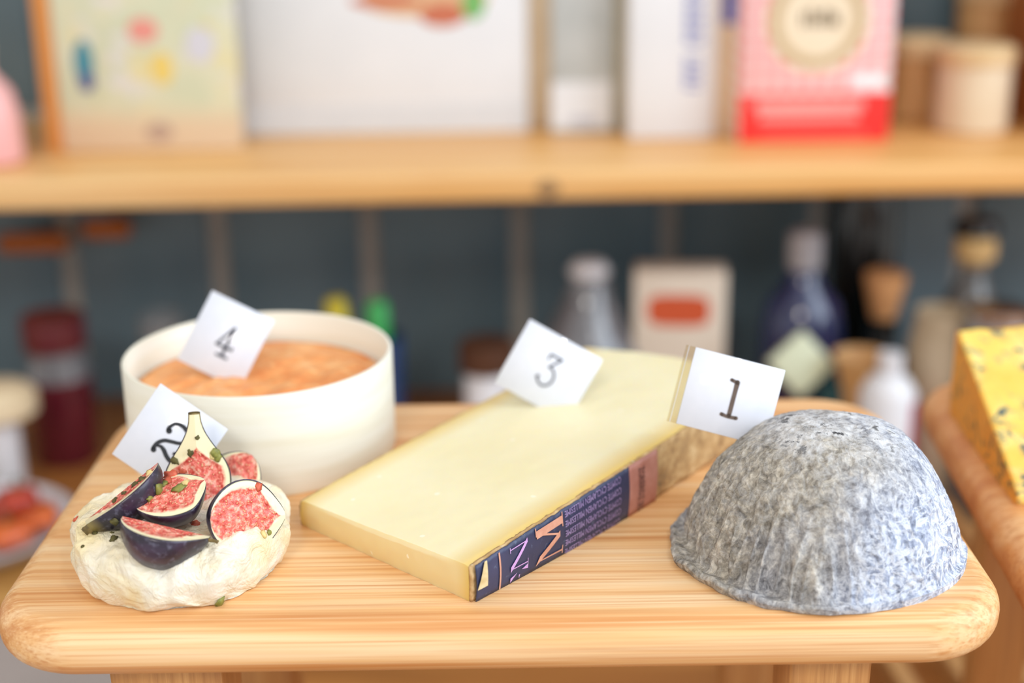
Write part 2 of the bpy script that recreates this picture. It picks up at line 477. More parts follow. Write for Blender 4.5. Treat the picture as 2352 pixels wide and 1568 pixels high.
def strip(name, t, s0, s1, v0, v1, off, mat, parent, ns=90, nv=10, rag=0.0, thick=0.0004, wob=0.0):
    vs, fs = [], []
    for lay in (0, 1):
        for i in range(ns + 1):
            s = s0 + (s1 - s0) * i / ns
            top = v1 - rag * abs(noise.noise(Vector((s * 60, 1.7, 0)))) - rag * 0.6 * abs(noise.noise(Vector((s * 210, 5.7, 0))))
            bot = v0 + rag * 0.6 * abs(noise.noise(Vector((s * 140, 9.2, 0))))
            for j in range(nv + 1):
                v = bot + (top - bot) * j / nv
                o = off - lay * thick
                if wob and lay == 0: o += wob * fbm((s * 3, v, 0.3), 9, 3)
                vs.append(side(s, v, o, t))
    k = (ns + 1) * (nv + 1); w1 = nv + 1
    for i in range(ns):
        for j in range(nv):
            a = i * w1 + j
            fs.append((a, a + w1, a + w1 + 1, a + 1)); fs.append((k + a, k + a + 1, k + a + w1 + 1, k + a + w1))
    for i in range(ns):
        a, c2 = i * w1, i * w1 + nv
        fs.append((a, k + a, k + a + w1, a + w1)); fs.append((c2, c2 + w1, k + c2 + w1, k + c2))
    for j in range(nv):
        a, c2 = j, ns * w1 + j
        fs.append((a, a + 1, k + a + 1, k + a)); fs.append((c2, k + c2, k + c2 + 1, c2 + 1))
    if t < 0.5: fs = [tuple(reversed(f)) for f in fs]
    return mesh(name, vs, fs, mat, parent)
strip('rind', 1.0, 0.0, 0.995, 0.005, 0.985, 0.0009, RIND, CW, 160, 12, 0.03, 0.0012, 0.0006)
strip('rind', 0.0, 0.0, 0.995, 0.01, 0.96, 0.0007, RIND, CW, 120, 8, 0.05, 0.0010, 0.0005)

def s_of(px, py):
    """how far along the label face a pixel column of its foot lies"""
    p = atz(px, py, ZB); d = P3 - P2
    return max(0.0, (Vector((p.x, p.y, 0)) - P2).dot(d) / d.length_squared)
sE, sP = s_of(1512, 1150), s_of(1444, 1187)
m, nt, b = nodes('navy_label'); g = NT(nt)
f = g.noise(g.coord(), 420, 4); f2 = g.noise(g.coord((1, 1, 1), (0, 0, 0), (2, 2, 2)), 60, 3)
c = g.ramp(f2, [(0.3, C(44, 52, 82)), (0.7, C(58, 62, 96))]); c = g.mix(g.step(f, 0.6, 0.82), c, C(96, 110, 140))
g.l(c, b.inputs['Base Color']); b.inputs['Roughness'].default_value = 0.42
g.l(g.bump(f, 0.2, 0.0004), b.inputs['Normal']); NAVY = m
PINK = plain('copper_pink_paper', C(196, 138, 126), C(178, 116, 102), scale=200, rough=0.4)
LILAC = plain('lilac_ink', C(208, 166, 226), C(196, 152, 214), scale=300, rough=0.5)
LILAC2 = plain('dim_lilac_ink', C(176, 156, 206), C(150, 130, 186), scale=300, rough=0.5)
COPPER = plain('copper_ink', C(222, 168, 146), C(204, 144, 122), scale=250, rough=0.45)
DKINK = plain('dark_ink', C(86, 56, 60), C(70, 44, 50), scale=300, rough=0.5)
CREAMP = plain('torn_paper', C(232, 214, 170), C(204, 178, 124), scale=260, rough=0.8, bump=0.4)
lab = strip('paper_label', 1.0, 0.006, sP, 0.0, 1.0, 0.0020, NAVY, CW, 120, 8, 0.035, 0.0003)
lab['label'] = 'dark navy paper label with lilac and copper letters'
pk = strip('label_band', 1.0, sP, sE, 0.0, 1.0, 0.00205, PINK, CW, 24, 8, 0.02, 0.0003)
pk['label'] = 'copper pink band of the paper label'

def on_label(name, polys, mat, parent, off=0.00235):
    """flat printed shapes: polys of (s, v) outlines"""
    bm = bmesh.new()
    for poly in polys:
        bm.faces.new([bm.verts.new((p_[0], p_[1], 0)) for p_ in poly])
    bmesh.ops.triangulate(bm, faces=bm.faces)
    bmesh.ops.subdivide_edges(bm, edges=bm.edges, cuts=4, use_grid_fill=True)
    bm.verts.index_update()
    vs = [side(v.co.x, v.co.y, off) for v in bm.verts]; fs = [tuple(v.index for v in f.verts) for f in bm.faces]
    bm.free()
    return mesh(name, vs, fs, mat, parent, False)
tri = on_label('torn_corner', [[(0.004, 0.36), (0.030, 0.34), (0.032, 0.98), (0.026, 0.99)]], CREAMP, CW, 0.0026)
# rotated capitals: letter (x right, y up) -> (v up, s towards the front)
def rot_letter(polys, sa, sb, va, vb):
    return [[(sb + (sa - sb) * y, va + (vb - va) * x) for x, y in p] for p in polys]
Npol = [[(0.06, 0.0), (0.10, 0.0), (0.13, 0.90), (0.09, 0.90)], [(0.0, 0.0), (0.22, 0.0), (0.22, 0.03), (0.0, 0.03)],
        [(0.0, 1.0), (0.22, 1.0), (1.0, 0.0), (0.84, 0.0)], [(0.88, 0.08), (0.92, 0.1), (0.92, 1.0), (0.88, 1.0)], [(0.78, 0.97), (1.0, 0.97), (1.0, 1.0), (0.78, 1.0)]]
Mpol = [[(0.07, 0.0), (0.11, 0.0), (0.13, 0.92), (0.10, 0.92)], [(0.0, 0.0), (0.20, 0.0), (0.20, 0.03), (0.0, 0.03)],
        [(0.02, 1.0), (0.24, 0.86), (0.60, 0.12), (0.46, 0.12)], [(0.50, 0.14), (0.55, 0.14), (0.86, 0.98), (0.81, 0.98)],
        [(0.72, 0.97), (0.92, 0.97), (0.92, 0.0), (0.74, 0.0)], [(0.66, 0.0), (1.0, 0.0), (1.0, 0.03), (0.66, 0.03)], [(0.78, 0.97), (1.0, 0.97), (1.0, 1.0), (0.78, 1.0)]]
sN0, sN1, sM0, sM1 = s_of(1157, 1336), s_of(1201, 1316), s_of(1217, 1305), s_of(1276, 1270)
on_label('letter', rot_letter(Npol, sN0, sN1, 0.30, 0.90), LILAC, lab)
on_label('degree_mark', rot_letter([[(0.16, 0.0), (0.30, 0.0), (0.23, 0.38)], [(-0.02, 1.0), (0.12, 1.0), (0.20, 0.62)], [(-0.02, 0.5), (0.10, 0.52), (0.10, 0.44)]], sN0, sN1, 0.06, 0.85), LILAC, lab)
on_label('letter', rot_letter(Mpol, sM0, sM1, 0.08, 0.97), COPPER, lab)
sl = s_of(1132, 1350)
on_label('rule_line', [[(sl, 0.03), (sl + 0.004, 0.03), (sl + 0.004, 0.96), (sl, 0.96)]], COPPER, lab)
def text_mesh(body, size=1.0):
    cu = bpy.data.curves.new('lettering', 'FONT'); cu.body = body; cu.size = size; cu.resolution_u = 2
    o = bpy.data.objects.new('lettering', cu); COL.objects.link(o)
    bpy.context.view_layer.update()
    me = bpy.data.meshes.new_from_object(o.evaluated_get(bpy.context.evaluated_depsgraph_get()))
    bpy.data.objects.remove(o)
    vs = [Vector(v.co) for v in me.vertices]; fs = [tuple(p.vertices) for p in me.polygons]
    bpy.data.meshes.remove(me); return vs, fs
tv, tf = text_mesh('COMTE CYCLAMEN MILLESIME')
tx0, tx1 = min(v.x for v in tv), max(v.x for v in tv); ty1 = max(v.y for v in tv)
sT0, sT1 = s_of(1284, 1268), s_of(1418, 1198)
for k in range(5):
    vtop = 0.90 - k * 0.205
    vs = []
    for v in tv:
        u = (v.x - tx0) / (tx1 - tx0)
        vs.append(side(sT1 + (sT0 - sT1) * u, vtop - 0.13 * (v.y / ty1) + 0.035, 0.0023))
    if k == 4: vs = [q if q.z > 0.0001 else Vector((q.x, q.y, 0.0001)) for q in vs]
    mesh('text_line', vs, tf, LILAC2, lab, False)
tv2, tf2 = text_mesh('ZORIERIDZ SES')
x0, x1, y1 = min(v.x for v in tv2), max(v.x for v in tv2), max(v.y for v in tv2)
sa, sb = sP + (sE - sP) * 0.30, sP + (sE - sP) * 0.5
mesh('text_line', [side(sb + (sa - sb) * (1 - v.y / y1), 0.86 - 0.84 * (v.x - x0) / (x1 - x0), 0.0024) for v in tv2], tf2, DKINK, pk, False)

# ------------------------------------------------------------------ soft white cheese
m, nt, b = nodes('white_bloomy_rind'); g = NT(nt)
f = g.noise(g.coord(), 75, 5, 0.6, 0.5); f2 = g.noise(g.coord((1, 1, 1), (0, 0, 0), (5, 5, 5)), 32, 3)
c = g.ramp(f, [(0.3, C(228, 210, 168)), (0.48, C(238, 230, 208)), (0.7, C(246, 243, 234))])
c = g.mix(g.step(f2, 0.52, 0.72), c, C(244, 226, 176)); g.l(c, b.inputs['Base Color'])
b.inputs['Roughness'].default_value = 0.4; b.inputs['Subsurface Weight'].default_value = 0.12
b.inputs['Subsurface Radius'].default_value = (0.0015, 0.0012, 0.0008); b.inputs['Subsurface Scale'].default_value = 1
g.l(g.bump(g.noise(g.coord(), 120, 5, 0.62, 0.9), 0.9, 0.0026), b.inputs['Normal'])
WHITE_RIND = m
mc = Vector((-0.1068, 0.4175, ZB))
MPR = [(0, .0185), (.010, .0183), (.020, .0190), (.0262, .0200), (.0300, .0190), (.0326, .0158), (.0338, .0115), (.0336, .0070), (.0325, .0034), (.0310, .0010), (.0300, 0.0)]
def prof(P, t):
    n = len(P) - 1; x = t * n; i = min(int(x), n - 1); f = x - i
    def cr(a, b, c, d): return 0.5 * (2 * b + (c - a) * f + (2 * a - 5 * b + 4 * c - d) * f * f + (3 * b - a - 3 * c + d) * f ** 3)
    g0, g1, g2, g3 = P[max(i - 1, 0)], P[i], P[i + 1], P[min(i + 2, n)]
    return max(0, cr(g0[0], g1[0], g2[0], g3[0])), cr(g0[1], g1[1], g2[1], g3[1])
def f_marc(t, a):
    r, z = prof(MPR, t)
    d = Vector((math.cos(a), math.sin(a), 0))
    n = (r / 0.034)
    wob = 1 + 0.022 * noise.noise(Vector((d.x * 1.3, d.y * 1.3, 2.2)))
    r *= wob
    p = Vector((d.x * r, d.y * r, z))
    k = min(1, max(0, (t - 0.15) * 3))
    q = (p.x, p.y, p.z * 0.7)
    w_ = Vector(q) + 0.004 * Vector((noise.noise(Vector(q) * 90), noise.noise(Vector(q) * 90 + Vector((5, 0, 0))), 0))
    disp = 0.0016 * fbm(w_, 60, 3) * k + 0.0026 * (ridged((w_.x, w_.y, w_.z * 0.6 + .3), 85) - 0.55) * k * (1 if t < 0.93 else 0.3) + 0.0009 * fbm(w_, 190, 4)
    # front-right sag
    sag = max(0, math.cos(a - rad(-60))) ** 2
    p.z -= 0.0022 * sag * min(1, z / 0.019) * n
    p += d * disp * 0.8 + Vector((0, 0, disp * 0.7 * min(1, z / 0.006)))
    if t > 0.985: p.z = 0.0001
    return p, 0
marc = polar('soft_white_cheese', 110, 260, f_marc, WHITE_RIND, None, mc)
tag(marc, 'small round white wrinkled soft cheese topped with fresh figs', 'cheese')

# ------------------------------------------------------------------ ash goat dome
m, nt, b = nodes('ash_rind'); g = NT(nt)
v0 = g.coord()
big = g.noise(v0, 22, 3, 0.5)
vein = g.noise(v0, 120, 5, 0.62, 1.6)
fine = g.noise(v0, 760, 4, 0.65)
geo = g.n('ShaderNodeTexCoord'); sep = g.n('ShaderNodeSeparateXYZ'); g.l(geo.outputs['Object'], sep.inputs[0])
gx = g.math('MULTIPLY', sep.outputs['X'], 9.0)      # bloom masks white mould and painted window daylight, both rising rightwards and towards the foot
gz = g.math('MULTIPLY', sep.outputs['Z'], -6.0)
bloom_daylight = g.math('ADD', g.math('ADD', gx, gz), g.math('ADD', g.math('MULTIPLY', g.math('SUBTRACT', big, 0.5), 1.6), 0.42))
mid = g.noise(g.coord((1, 1, 0.6)), 240, 5, 0.68, 1.0)
mf = g.math('ADD', g.math('MULTIPLY', mid, 0.65), g.math('MULTIPLY', fine, 0.35))
grey = g.ramp(mf, [(0.36, C(98, 93, 86)), (0.5, C(152, 145, 134)), (0.64, C(206, 198, 184))])
blue = g.ramp(mf, [(0.36, C(98, 106, 128)), (0.5, C(160, 170, 194)), (0.64, C(220, 228, 242))])
c = g.mix(g.step(bloom_daylight, -0.9, 0.6), grey, blue)  # warm left to blue right: light from either side painted into the rind
ridge = g.math('ABSOLUTE', g.math('SUBTRACT', vein, 0.5))
amt = g.math('MULTIPLY', g.ramp(ridge, [(0.0, (1, 1, 1, 1)), (0.07, (0, 0, 0, 1))]), g.ramp(bloom_daylight, [(0.15, (0.16, 0.16, 0.16, 1)), (0.80, (0.92, 0.92, 0.92, 1))]))
c = g.mix(amt, c, C(232, 236, 244))
blk = g.noise(g.coord((1, 1, 1), (0, 0, 0), (7, 3, 1)), 130, 5, 0.7)
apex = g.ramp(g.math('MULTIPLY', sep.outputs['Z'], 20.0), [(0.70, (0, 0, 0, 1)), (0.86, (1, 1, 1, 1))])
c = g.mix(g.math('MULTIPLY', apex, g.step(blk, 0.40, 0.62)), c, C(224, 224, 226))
c = g.mix(g.math('MULTIPLY', g.step(blk, 0.57, 0.63), g.ramp(apex, [(0, (0.18, 0.18, 0.18, 1)), (1, (0.95, 0.95, 0.95, 1))])), c, C(44, 44, 48))
g.l(c, b.inputs['Base Color']); b.inputs['Roughness'].default_value = 0.62
n1 = g.bump(vein, 0.45, 0.0014); n1 = g.bump(mid, 0.55, 0.0010, n1); n1 = g.bump(fine, 0.5, 0.0005, n1)
pv = g.voro(v0, 270); n1 = g.bump(g.step(pv, 0.12, 0.45), 0.75, 0.0008, n1)
g.l(n1, b.inputs['Normal'])
ASH = m
dc = Vector((0.1005, 0.4250, ZB))
DPR = [(0, .0432), (.007, .0431), (.0140, .0422), (.0205, .0400), (.0262, .0364), (.0312, .0314), (.0353, .0254), (.0387, .0188), (.0413, .0122), (.0430, .0066), (.0441, .0034), (.0464, .0022), (.0486, .0026), (.0500, .0016), (.0490, 0.0)]
def f_dome(t, a):
    r, z = prof(DPR, t)
    d = Vector((math.cos(a), math.sin(a), 0))
    left = max(0.0, math.cos(a - rad(205))) ** 1.5
    fl = min(1, max(0, (t - 0.70) / 0.1))
    if fl:   # the skirt is wide on the left and front-left only
        r = r - fl * (1 - left) * max(0, r - 0.0452) + fl * left * 0.0022 * noise.noise(Vector((a * 2.1, 0.3, 0)))
        z += fl * left * 0.0014 * (noise.noise(Vector((a * 6, 4.3, t * 5))) + 0.5) * (1 if t < 0.95 else 0)
        r += fl * left * 0.0014 * noise.noise(Vector((a * 7, 1.3, 0)))
    k = r / 0.045
    r *= 1 + 0.018 * noise.noise(Vector((d.x * 1.2, d.y * 1.2, 7.7)))
    nrm = Vector((d.x * k, d.y * k, math.sqrt(max(0.05, 1 - min(1, k) ** 2)))).normalized()
    p = Vector((d.x * r, d.y * r, z))
    low = min(1, max(0, (t - 0.34) / 0.22)) * (1 if t < 0.94 else 0.4)
    wr = ridged((d.x * 0.045, d.y * 0.045, z * 0.16), 260)
    disp = 0.0036 * (wr - 0.5) * low * (0.12 + 0.88 * left)
    disp += 0.0008 * fbm((p.x, p.y, p.z * 0.6), 120, 4) * low + 0.0010 * fbm(p, 45, 2)
    disp += 0.00022 * fbm(p, 480, 3)
    pit = noise.cell_vector(Vector((0, 0, 0)))
    dist = noise.voronoi(p * 250)[0][0]
    disp -= 0.0014 * max(0, 1 - dist / 0.38) * (0.4 + 0.6 * left) * (1 - 0.6 * low)
    p += nrm * disp * (1 - 0.75 * fl)
    if t > 0.99: p.z = 0.0
    p.z = max(p.z, 0.0)
    return p, 0
dome = polar('ash_goat_cheese', 260, 620, f_dome, ASH, None, dc)
tag(dome, 'grey ash-coated dome of goat cheese with wrinkled skirt', 'cheese')

# ------------------------------------------------------------------ blue cheese wedge
m, nt, b = nodes('orange_blue_cheese'); g = NT(nt)
v = g.coord(); f = g.noise(v, 40, 4); c0 = g.ramp(f, [(0.3, C(252, 218, 112)), (0.7, C(246, 196, 84))])
big = g.noise(g.coord((1, 1, 1), (0, 0, 0), (3, 3, 1)), 55, 3, 0.5, 0.6); sm = g.noise(v, 190, 4, 0.7, 0.8)
fac = g.math('MULTIPLY', g.step(big, 0.50, 0.57), g.step(sm, 0.51, 0.58))
c = g.mix(g.math('MULTIPLY', g.step(big, 0.5, 0.68), 0.45), c0, C(244, 236, 176))
c = g.mix(fac, c, C(74, 96, 98)); g.l(c, b.inputs['Base Color']); b.inputs['Roughness'].default_value = 0.45
b.inputs['Subsurface Weight'].default_value = 0.25; b.inputs['Subsurface Radius'].default_value = (0.004, 0.002, 0.0006); b.inputs['Subsurface Scale'].default_value = 1
g.l(g.bump(sm, 0.3, 0.0008), b.inputs['Normal'])
A = atz(2183, 948, ZB2); B = atz(2335, 1162, ZB2)
Atop = aty(2188, 757, A.y + 0.001).z - ZB2
blue = thing('blue_cheese_wedge', 'orange wedge of blue-veined cheese on the right stand', 'cheese', (A.x, A.y, ZB2))
dl = Vector((B.x - A.x, B.y - A.y, 0)); dr = Vector((0.105, 0.012, 0))
vs, fs = [], []
NA, NB_ = 40, 40
for lay in range(2):
    for i in range(NA + 1):
        for j in range(NB_ + 1):
            s, t = i / NA, j / NB_
            p = dl * s + dr * t + Vector((0.0, 0.0, 0))
            if s > 0.9: p -= dl * 0.0
            h = Atop * (1 - s) ** 0.96 + 0.0045 * s
            if lay == 0:
                h += 0.0008 * fbm((p.x, p.y, 0.3), 90, 4) + 0.0028 * t * (1 - s)
                if s == 0: h += 0.0012 * noise.noise(Vector((t * 7, 0, 0)))
            vs.append((p.x, p.y, h if lay == 0 else 0.0))
k = (NA + 1) * (NB_ + 1); w1 = NB_ + 1
def quad(a, b_, c_, d_): fs.append((a, b_, c_, d_))
for i in range(NA):
    for j in range(NB_):
        a = i * w1 + j
        quad(a, a + w1, a + w1 + 1, a + 1); quad(k + a, k + a + 1, k + a + w1 + 1, k + a + w1)
for i in range(NA):
    a, e2 = i * w1, i * w1 + NB_
    quad(a, k + a, k + a + w1, a + w1); quad(e2, e2 + w1, k + e2 + w1, k + e2)
for j in range(NB_):
    a, e2 = j, NA * w1 + j
    quad(a, a + 1, k + a + 1, k + a); quad(e2, k + e2, k + e2 + 1, e2 + 1)
bp = mesh('paste', vs, fs, m, blue); sharp(bp, 40)
mb = bp.modifiers.new('bevel', 'BEVEL'); mb.width = 0.0012; mb.segments = 2; mb.limit_method = 'ANGLE'; mb.angle_limit = rad(50)
m2 = plain('orange_blue_rind', C(222, 150, 58), C(204, 128, 44), scale=120, rough=0.6, bump=0.3)
m3, nt, b = nodes('orange_crust'); g = NT(nt)
f = g.noise(g.coord(), 60, 4); sm = g.noise(g.coord((1, 1, 1), (0, 0, 0), (2, 5, 1)), 170, 4, 0.7, 0.8); bg_ = g.noise(g.coord((1, 1, 1), (0, 0, 0), (8, 5, 1)), 60, 2)
c = g.ramp(f, [(0.3, C(244, 176, 76)), (0.7, C(236, 158, 58))]); c = g.mix(g.math('MULTIPLY', g.step(bg_, 0.48, 0.58), g.step(sm, 0.50, 0.58)), c, C(112, 104, 70))
g.l(c, b.inputs['Base Color']); b.inputs['Roughness'].default_value = 0.5; g.l(g.bump(sm, 0.4, 0.001), b.inputs['Normal'])
cv, cf = [], []
nl = Vector((-dl.y, dl.x, 0)).normalized(); nl = nl if nl.x < 0 else -nl
for i in range(41):
    s_ = i / 40; p0 = dl * s_; h = (Atop * (1 - s_) ** 0.96 + 0.0045 * s_) - 0.0006
    for j in range(9):
        q_ = nl * (0.0005 + 0.0004 * fbm((s_ * 0.1, j * 0.004, 0), 120, 3)); cv.append((p0.x + q_.x, p0.y + q_.y, 0.0003 + h * j / 8))
for i in range(41):
    s_ = i / 40; p0 = dl * s_; cv.append((p0.x + 0.0004, p0.y, 0.0003)); 
for i in range(40):
    for j in range(8):
        a = i * 9 + j; cf.append((a, a + 1, a + 10, a + 9))
mesh('crust', cv, cf, m3, blue)
rv, rf = [], []
for i in range(31):
    s = i / 30; h = (Atop + 0.001) * (1 - s) ** 0.96 + 0.004 * s
    for j in range(2): pass
for i in range(31):
    t = i / 30
    p0 = dr * t + Vector((0, 0.0004, 0)); h = Atop + 0.0024 * t
    for off in (0.0, 0.0016):
        rv.append((p0.x, p0.y + off, 0.0)); rv.append((p0.x, p0.y + off, h - 0.001 + 0.0006 * noise.noise(Vector((t * 9, 1, 0)))))
for i in range(30):
    a = i * 4; q = a + 4
    rf += [(a, q, q + 1, a + 1), (a + 2, a + 3, q + 3, q + 2), (a + 1, q + 1, q + 3, a + 3), (a, a + 2, q + 2, q)]
rf += [(0, 1, 3, 2), (120, 122, 123, 121)]
mesh('rind', rv, rf, m2, blue)

# ------------------------------------------------------------------ number cards
m, nt, b = nodes('laminated_paper'); g = NT(nt)
f = g.noise(g.coord(), 140, 3)
g.l(g.ramp(f, [(0.3, C(226, 230, 242)), (0.7, C(220, 225, 238))]), b.inputs['Base Color'])
b.inputs['Roughness'].default_value = 0.45; b.inputs['Coat Weight'].default_value = 0.8; b.inputs['Coat Roughness'].default_value = 0.05
g.l(g.bump(g.noise(g.coord(), 90, 2), 0.12, 0.0010), b.inputs['Coat Normal'])
CARD = m
m, nt, b = nodes('clear_laminate'); g = NT(nt)
out = nt.nodes['Material Output']; tr = g.n('ShaderNodeBsdfTransparent'); gl = g.n('ShaderNodeBsdfGlossy'); gl.inputs['Roughness'].default_value = 0.08
tr.inputs['Color'].default_value = C(246, 240, 226)
fr = g.n('ShaderNodeFresnel'); fr.inputs['IOR'].default_value = 1.45; mx = g.n('ShaderNodeMixShader')
g.l(g.math('ADD', fr.outputs[0], 0.05), mx.inputs[0]); g.l(tr.outputs[0], mx.inputs[1]); g.l(gl.outputs[0], mx.inputs[2]); g.l(mx.outputs[0], out.inputs['Surface'])
CLEAR = m
INK_BROWN = plain('brown_ink', C(104, 88, 78), C(92, 76, 68), scale=300, rough=0.5)
INK_NAVY = plain('navy_ink', C(22, 30, 56), C(16, 24, 48), scale=300, rough=0.4)
INK_BLACK = plain('black_ink', C(26, 32, 42), C(20, 26, 36), scale=300, rough=0.4)
PICK = wood('pick_wood', C(232, 206, 160), C(220, 188, 136), C(196, 156, 104), grain=(200, 200, 20))

def ribbon(paths):
    """paths: list of [(x, y, half_width)...] -> flat verts/faces with round ends"""
    vs, fs = [], []
    for P in paths:
        n = len(P); b0 = len(vs)
        for i, (x, y, hw) in enumerate(P):
            xa, ya, _ = P[max(i - 1, 0)]; xb, yb, _ = P[min(i + 1, n - 1)]
            d = Vector((xb - xa, yb - ya)).normalized(); nn = Vector((-d.y, d.x))
            vs.append((x + nn.x * hw, y + nn.y * hw)); vs.append((x - nn.x * hw, y - nn.y * hw))
        for i in range(n - 1):
            a = b0 + 2 * i; fs.append((a, a + 1, a + 3, a + 2))
        for x, y, hw in (P[0], P[-1]):
            c0 = len(vs)
            for q in range(12): vs.append((x + hw * math.cos(q * math.pi / 6), y + hw * math.sin(q * math.pi / 6)))
            fs.append(tuple(range(c0, c0 + 12)))
    return vs, fs
def arc(cx, cy, rx, ry, a0, a1, w0, w1, n=18):
    return [(cx + rx * math.cos(rad(a0 + (a1 - a0) * i / n)), cy + ry * math.sin(rad(a0 + (a1 - a0) * i / n)), w0 + (w1 - w0) * i / n) for i in range(n + 1)]
DIG = {
 '1': [[(-0.30, 0.90, .055), (-0.12, 0.86, .055), (-0.02, 0.86, .06)], [(0.01, 0.84, .08), (0.005, 0.4, .07), (0, -0.86, .07)],
       [(-0.38, -0.88, .06), (-0.14, -0.92, .052), (0, -0.90, .07), (0.14, -0.92, .052), (0.38, -0.90, .06)]],
 '3': [[(-0.36, 0.58, .035), (-0.33, 0.92, .04)], [(-0.33, 0.92, .045), (0.38, 0.92, .045)], [(0.38, 0.92, .05), (-0.06, 0.26, .04)],
       [(-0.10, 0.22, .045)] + arc(0.0, -0.34, 0.46, 0.56, 82, -140, .045, .045, 30) + [(-0.44, -0.58, .05)], [(-0.45, -0.60, .06), (-0.40, -0.52, .065)]],
 '4': [[(0.12, 0.92, .07), (0.12, -0.86, .065)], [(0.10, 0.92, .06), (-0.46, -0.30, .055)], [(-0.50, -0.32, .055), (0.50, -0.32, .055)], [(0.50, -0.32, .05), (0.50, -0.20, .05)], [(-0.22, -0.88, .055), (0.46, -0.88, .055)]],
}
def _two():
    """curly numeral drawn in card units (one unit = one thousandth of the card's own scale)"""
    raw = [[(389, 989, 7), (388, 984, 5), (393, 978, 4), (404, 973, 4), (418, 977, 4.5), (429, 988, 5), (433, 1000, 5), (427, 1013, 4.5), (414, 1018, 4), (395, 1014, 4.2), (378, 1011, 4.4), (363, 1016, 4.6), (354, 1026, 5), (353, 1032, 6.5)],
           [(362, 1023, 2.5), (370, 1025, 4), (377, 1034, 5), (382, 1046, 5), (390, 1057, 5), (402, 1063, 4.5), (412, 1058, 3.5)], [(401, 1042, 4.5), (404, 1043, 4.5)]]
    a = rad(34.4); out = []
    for P in raw:
        pts = []
        for i in range(len(P) - 1):
            g0, g1, g2, g3 = P[max(i - 1, 0)], P[i], P[i + 1], P[min(i + 2, len(P) - 1)]
            for k in range(4):
                f = k / 4
                pts.append(tuple(0.5 * (2 * b_ + (c_ - a_) * f + (2 * a_ - 5 * b_ + 4 * c_ - d_) * f * f + (3 * b_ - a_ - 3 * c_ + d_) * f ** 3) for a_, b_, c_, d_ in zip(g0, g1, g2, g3)))
        pts.append(P[-1])
        q = []
        for x, y, w_ in pts:
            dx, dy = x - 390.5, 1014 - y
            q.append((dx * math.cos(a) - dy * math.sin(a), dx * math.sin(a) + dy * math.cos(a), w_))
        out.append(q)
    return out
DIG['2'] = _two()
def card(digit, pc, depth_y, wpx, hpx, rot, dig_h, dig_c, dig_rot, ink, label, tilt=0.0, yaw=0.0, sleeve=0.0, pick=0.012, sx=1.0):
    """card whose lower right corner is pushed into the cheese; pc = its middle"""
    c = aty(pc[0], pc[1], depth_y); dist = (c - CAM).dot(FW); k = dist / FPX
    ex = RT * math.cos(rot) - UP * math.sin(rot); ey = UP * math.cos(rot) + RT * math.sin(rot)
    Mx = Matrix.Rotation(tilt, 3, RT) @ Matrix.Rotation(yaw, 3, UP)
    ex, ey = Mx @ ex, Mx @ ey; ez = ex.cross(ey)
    root = thing('number_card', label, 'card', (0, 0, 0), 0, 'numbered laminated cards')
    Mw = Matrix((ex, ey, ez)).transposed().to_4x4(); Mw.translation = c; root.matrix_world = Mw
    hw, hh = wpx * k / 2, hpx * k / 2
    pcard = box('paper', hw * 2 - sleeve * k, hh * 2, 0.00035, CARD, root, (sleeve * k / 2, 0, -0.000175), 0.0001, 0, 1, True)
    if sleeve:
        box('clear_sleeve', sleeve * k + 0.0003, hh * 2, 0.0003, CLEAR, root, (-hw + sleeve * k / 2, 0, -0.00015), 0.0, 0, 1, True)
        box('sleeve_seam', 0.9 * k, hh * 2, 0.0007, CARD, root, (-hw + 6 * k, 0, -0.00035), 0.0, 0, 1, True)
    bold = {'3': 1.3, '4': 1.35, '1': 1.6}.get(digit, 1.0)
    vs, fs = ribbon([[(x, y, h_ * bold) for x, y, h_ in P_] for P_ in DIG[digit]]); q = dig_h * k / 2; ca, sa_ = math.cos(dig_rot), math.sin(dig_rot)
    zoff = 0.00030
    vv = [((x * sx * ca - y * sa_) * q + dig_c[0] * k, (x * sx * sa_ + y * ca) * q + dig_c[1] * k, zoff) for x, y in vs]
    mesh('numeral', vv, fs, ink, root, False)
    # slim pick glued to the back, going down into the cheese
    if pick:
        pl = lathe('pick', [(0, 0), (0.0002, 0), (0.0009, 0.006), (0.0009, hh * 1.3), (0, hh * 1.3)], PICK, root, 10)
        pl.location = (hw * 0.72, -hh - 0.004, -0.0013); pl.rotation_euler = (rad(-90), 0, 0)
    return root
card('1', (1668, 908.5), 0.4440, 233.5, 181, rad(14.6), 92, (17, -3), 0, INK_BROWN, 'laminated white card with a brown 1 above the ash dome', sleeve=21)
card('3', (1260, 852), 0.512, 191.6, 167, rad(29.4), 80, (0, 0), 0, INK_NAVY, 'laminated white card with a thin 3 on the hard cheese')
card('4', (519, 780.5), 0.520, 162.3, 177, rad(25.9), 78, (3, -4), 0, INK_NAVY, 'laminated white card with a 4 in the round box', tilt=rad(-6), yaw=rad(-2))
card('2', (390.5, 1014), 0.4465, 187.8, 197, rad(34.4), 2, (0, 0), 0, INK_BLACK, 'laminated white card with a curly 2 behind the figs', tilt=rad(0))

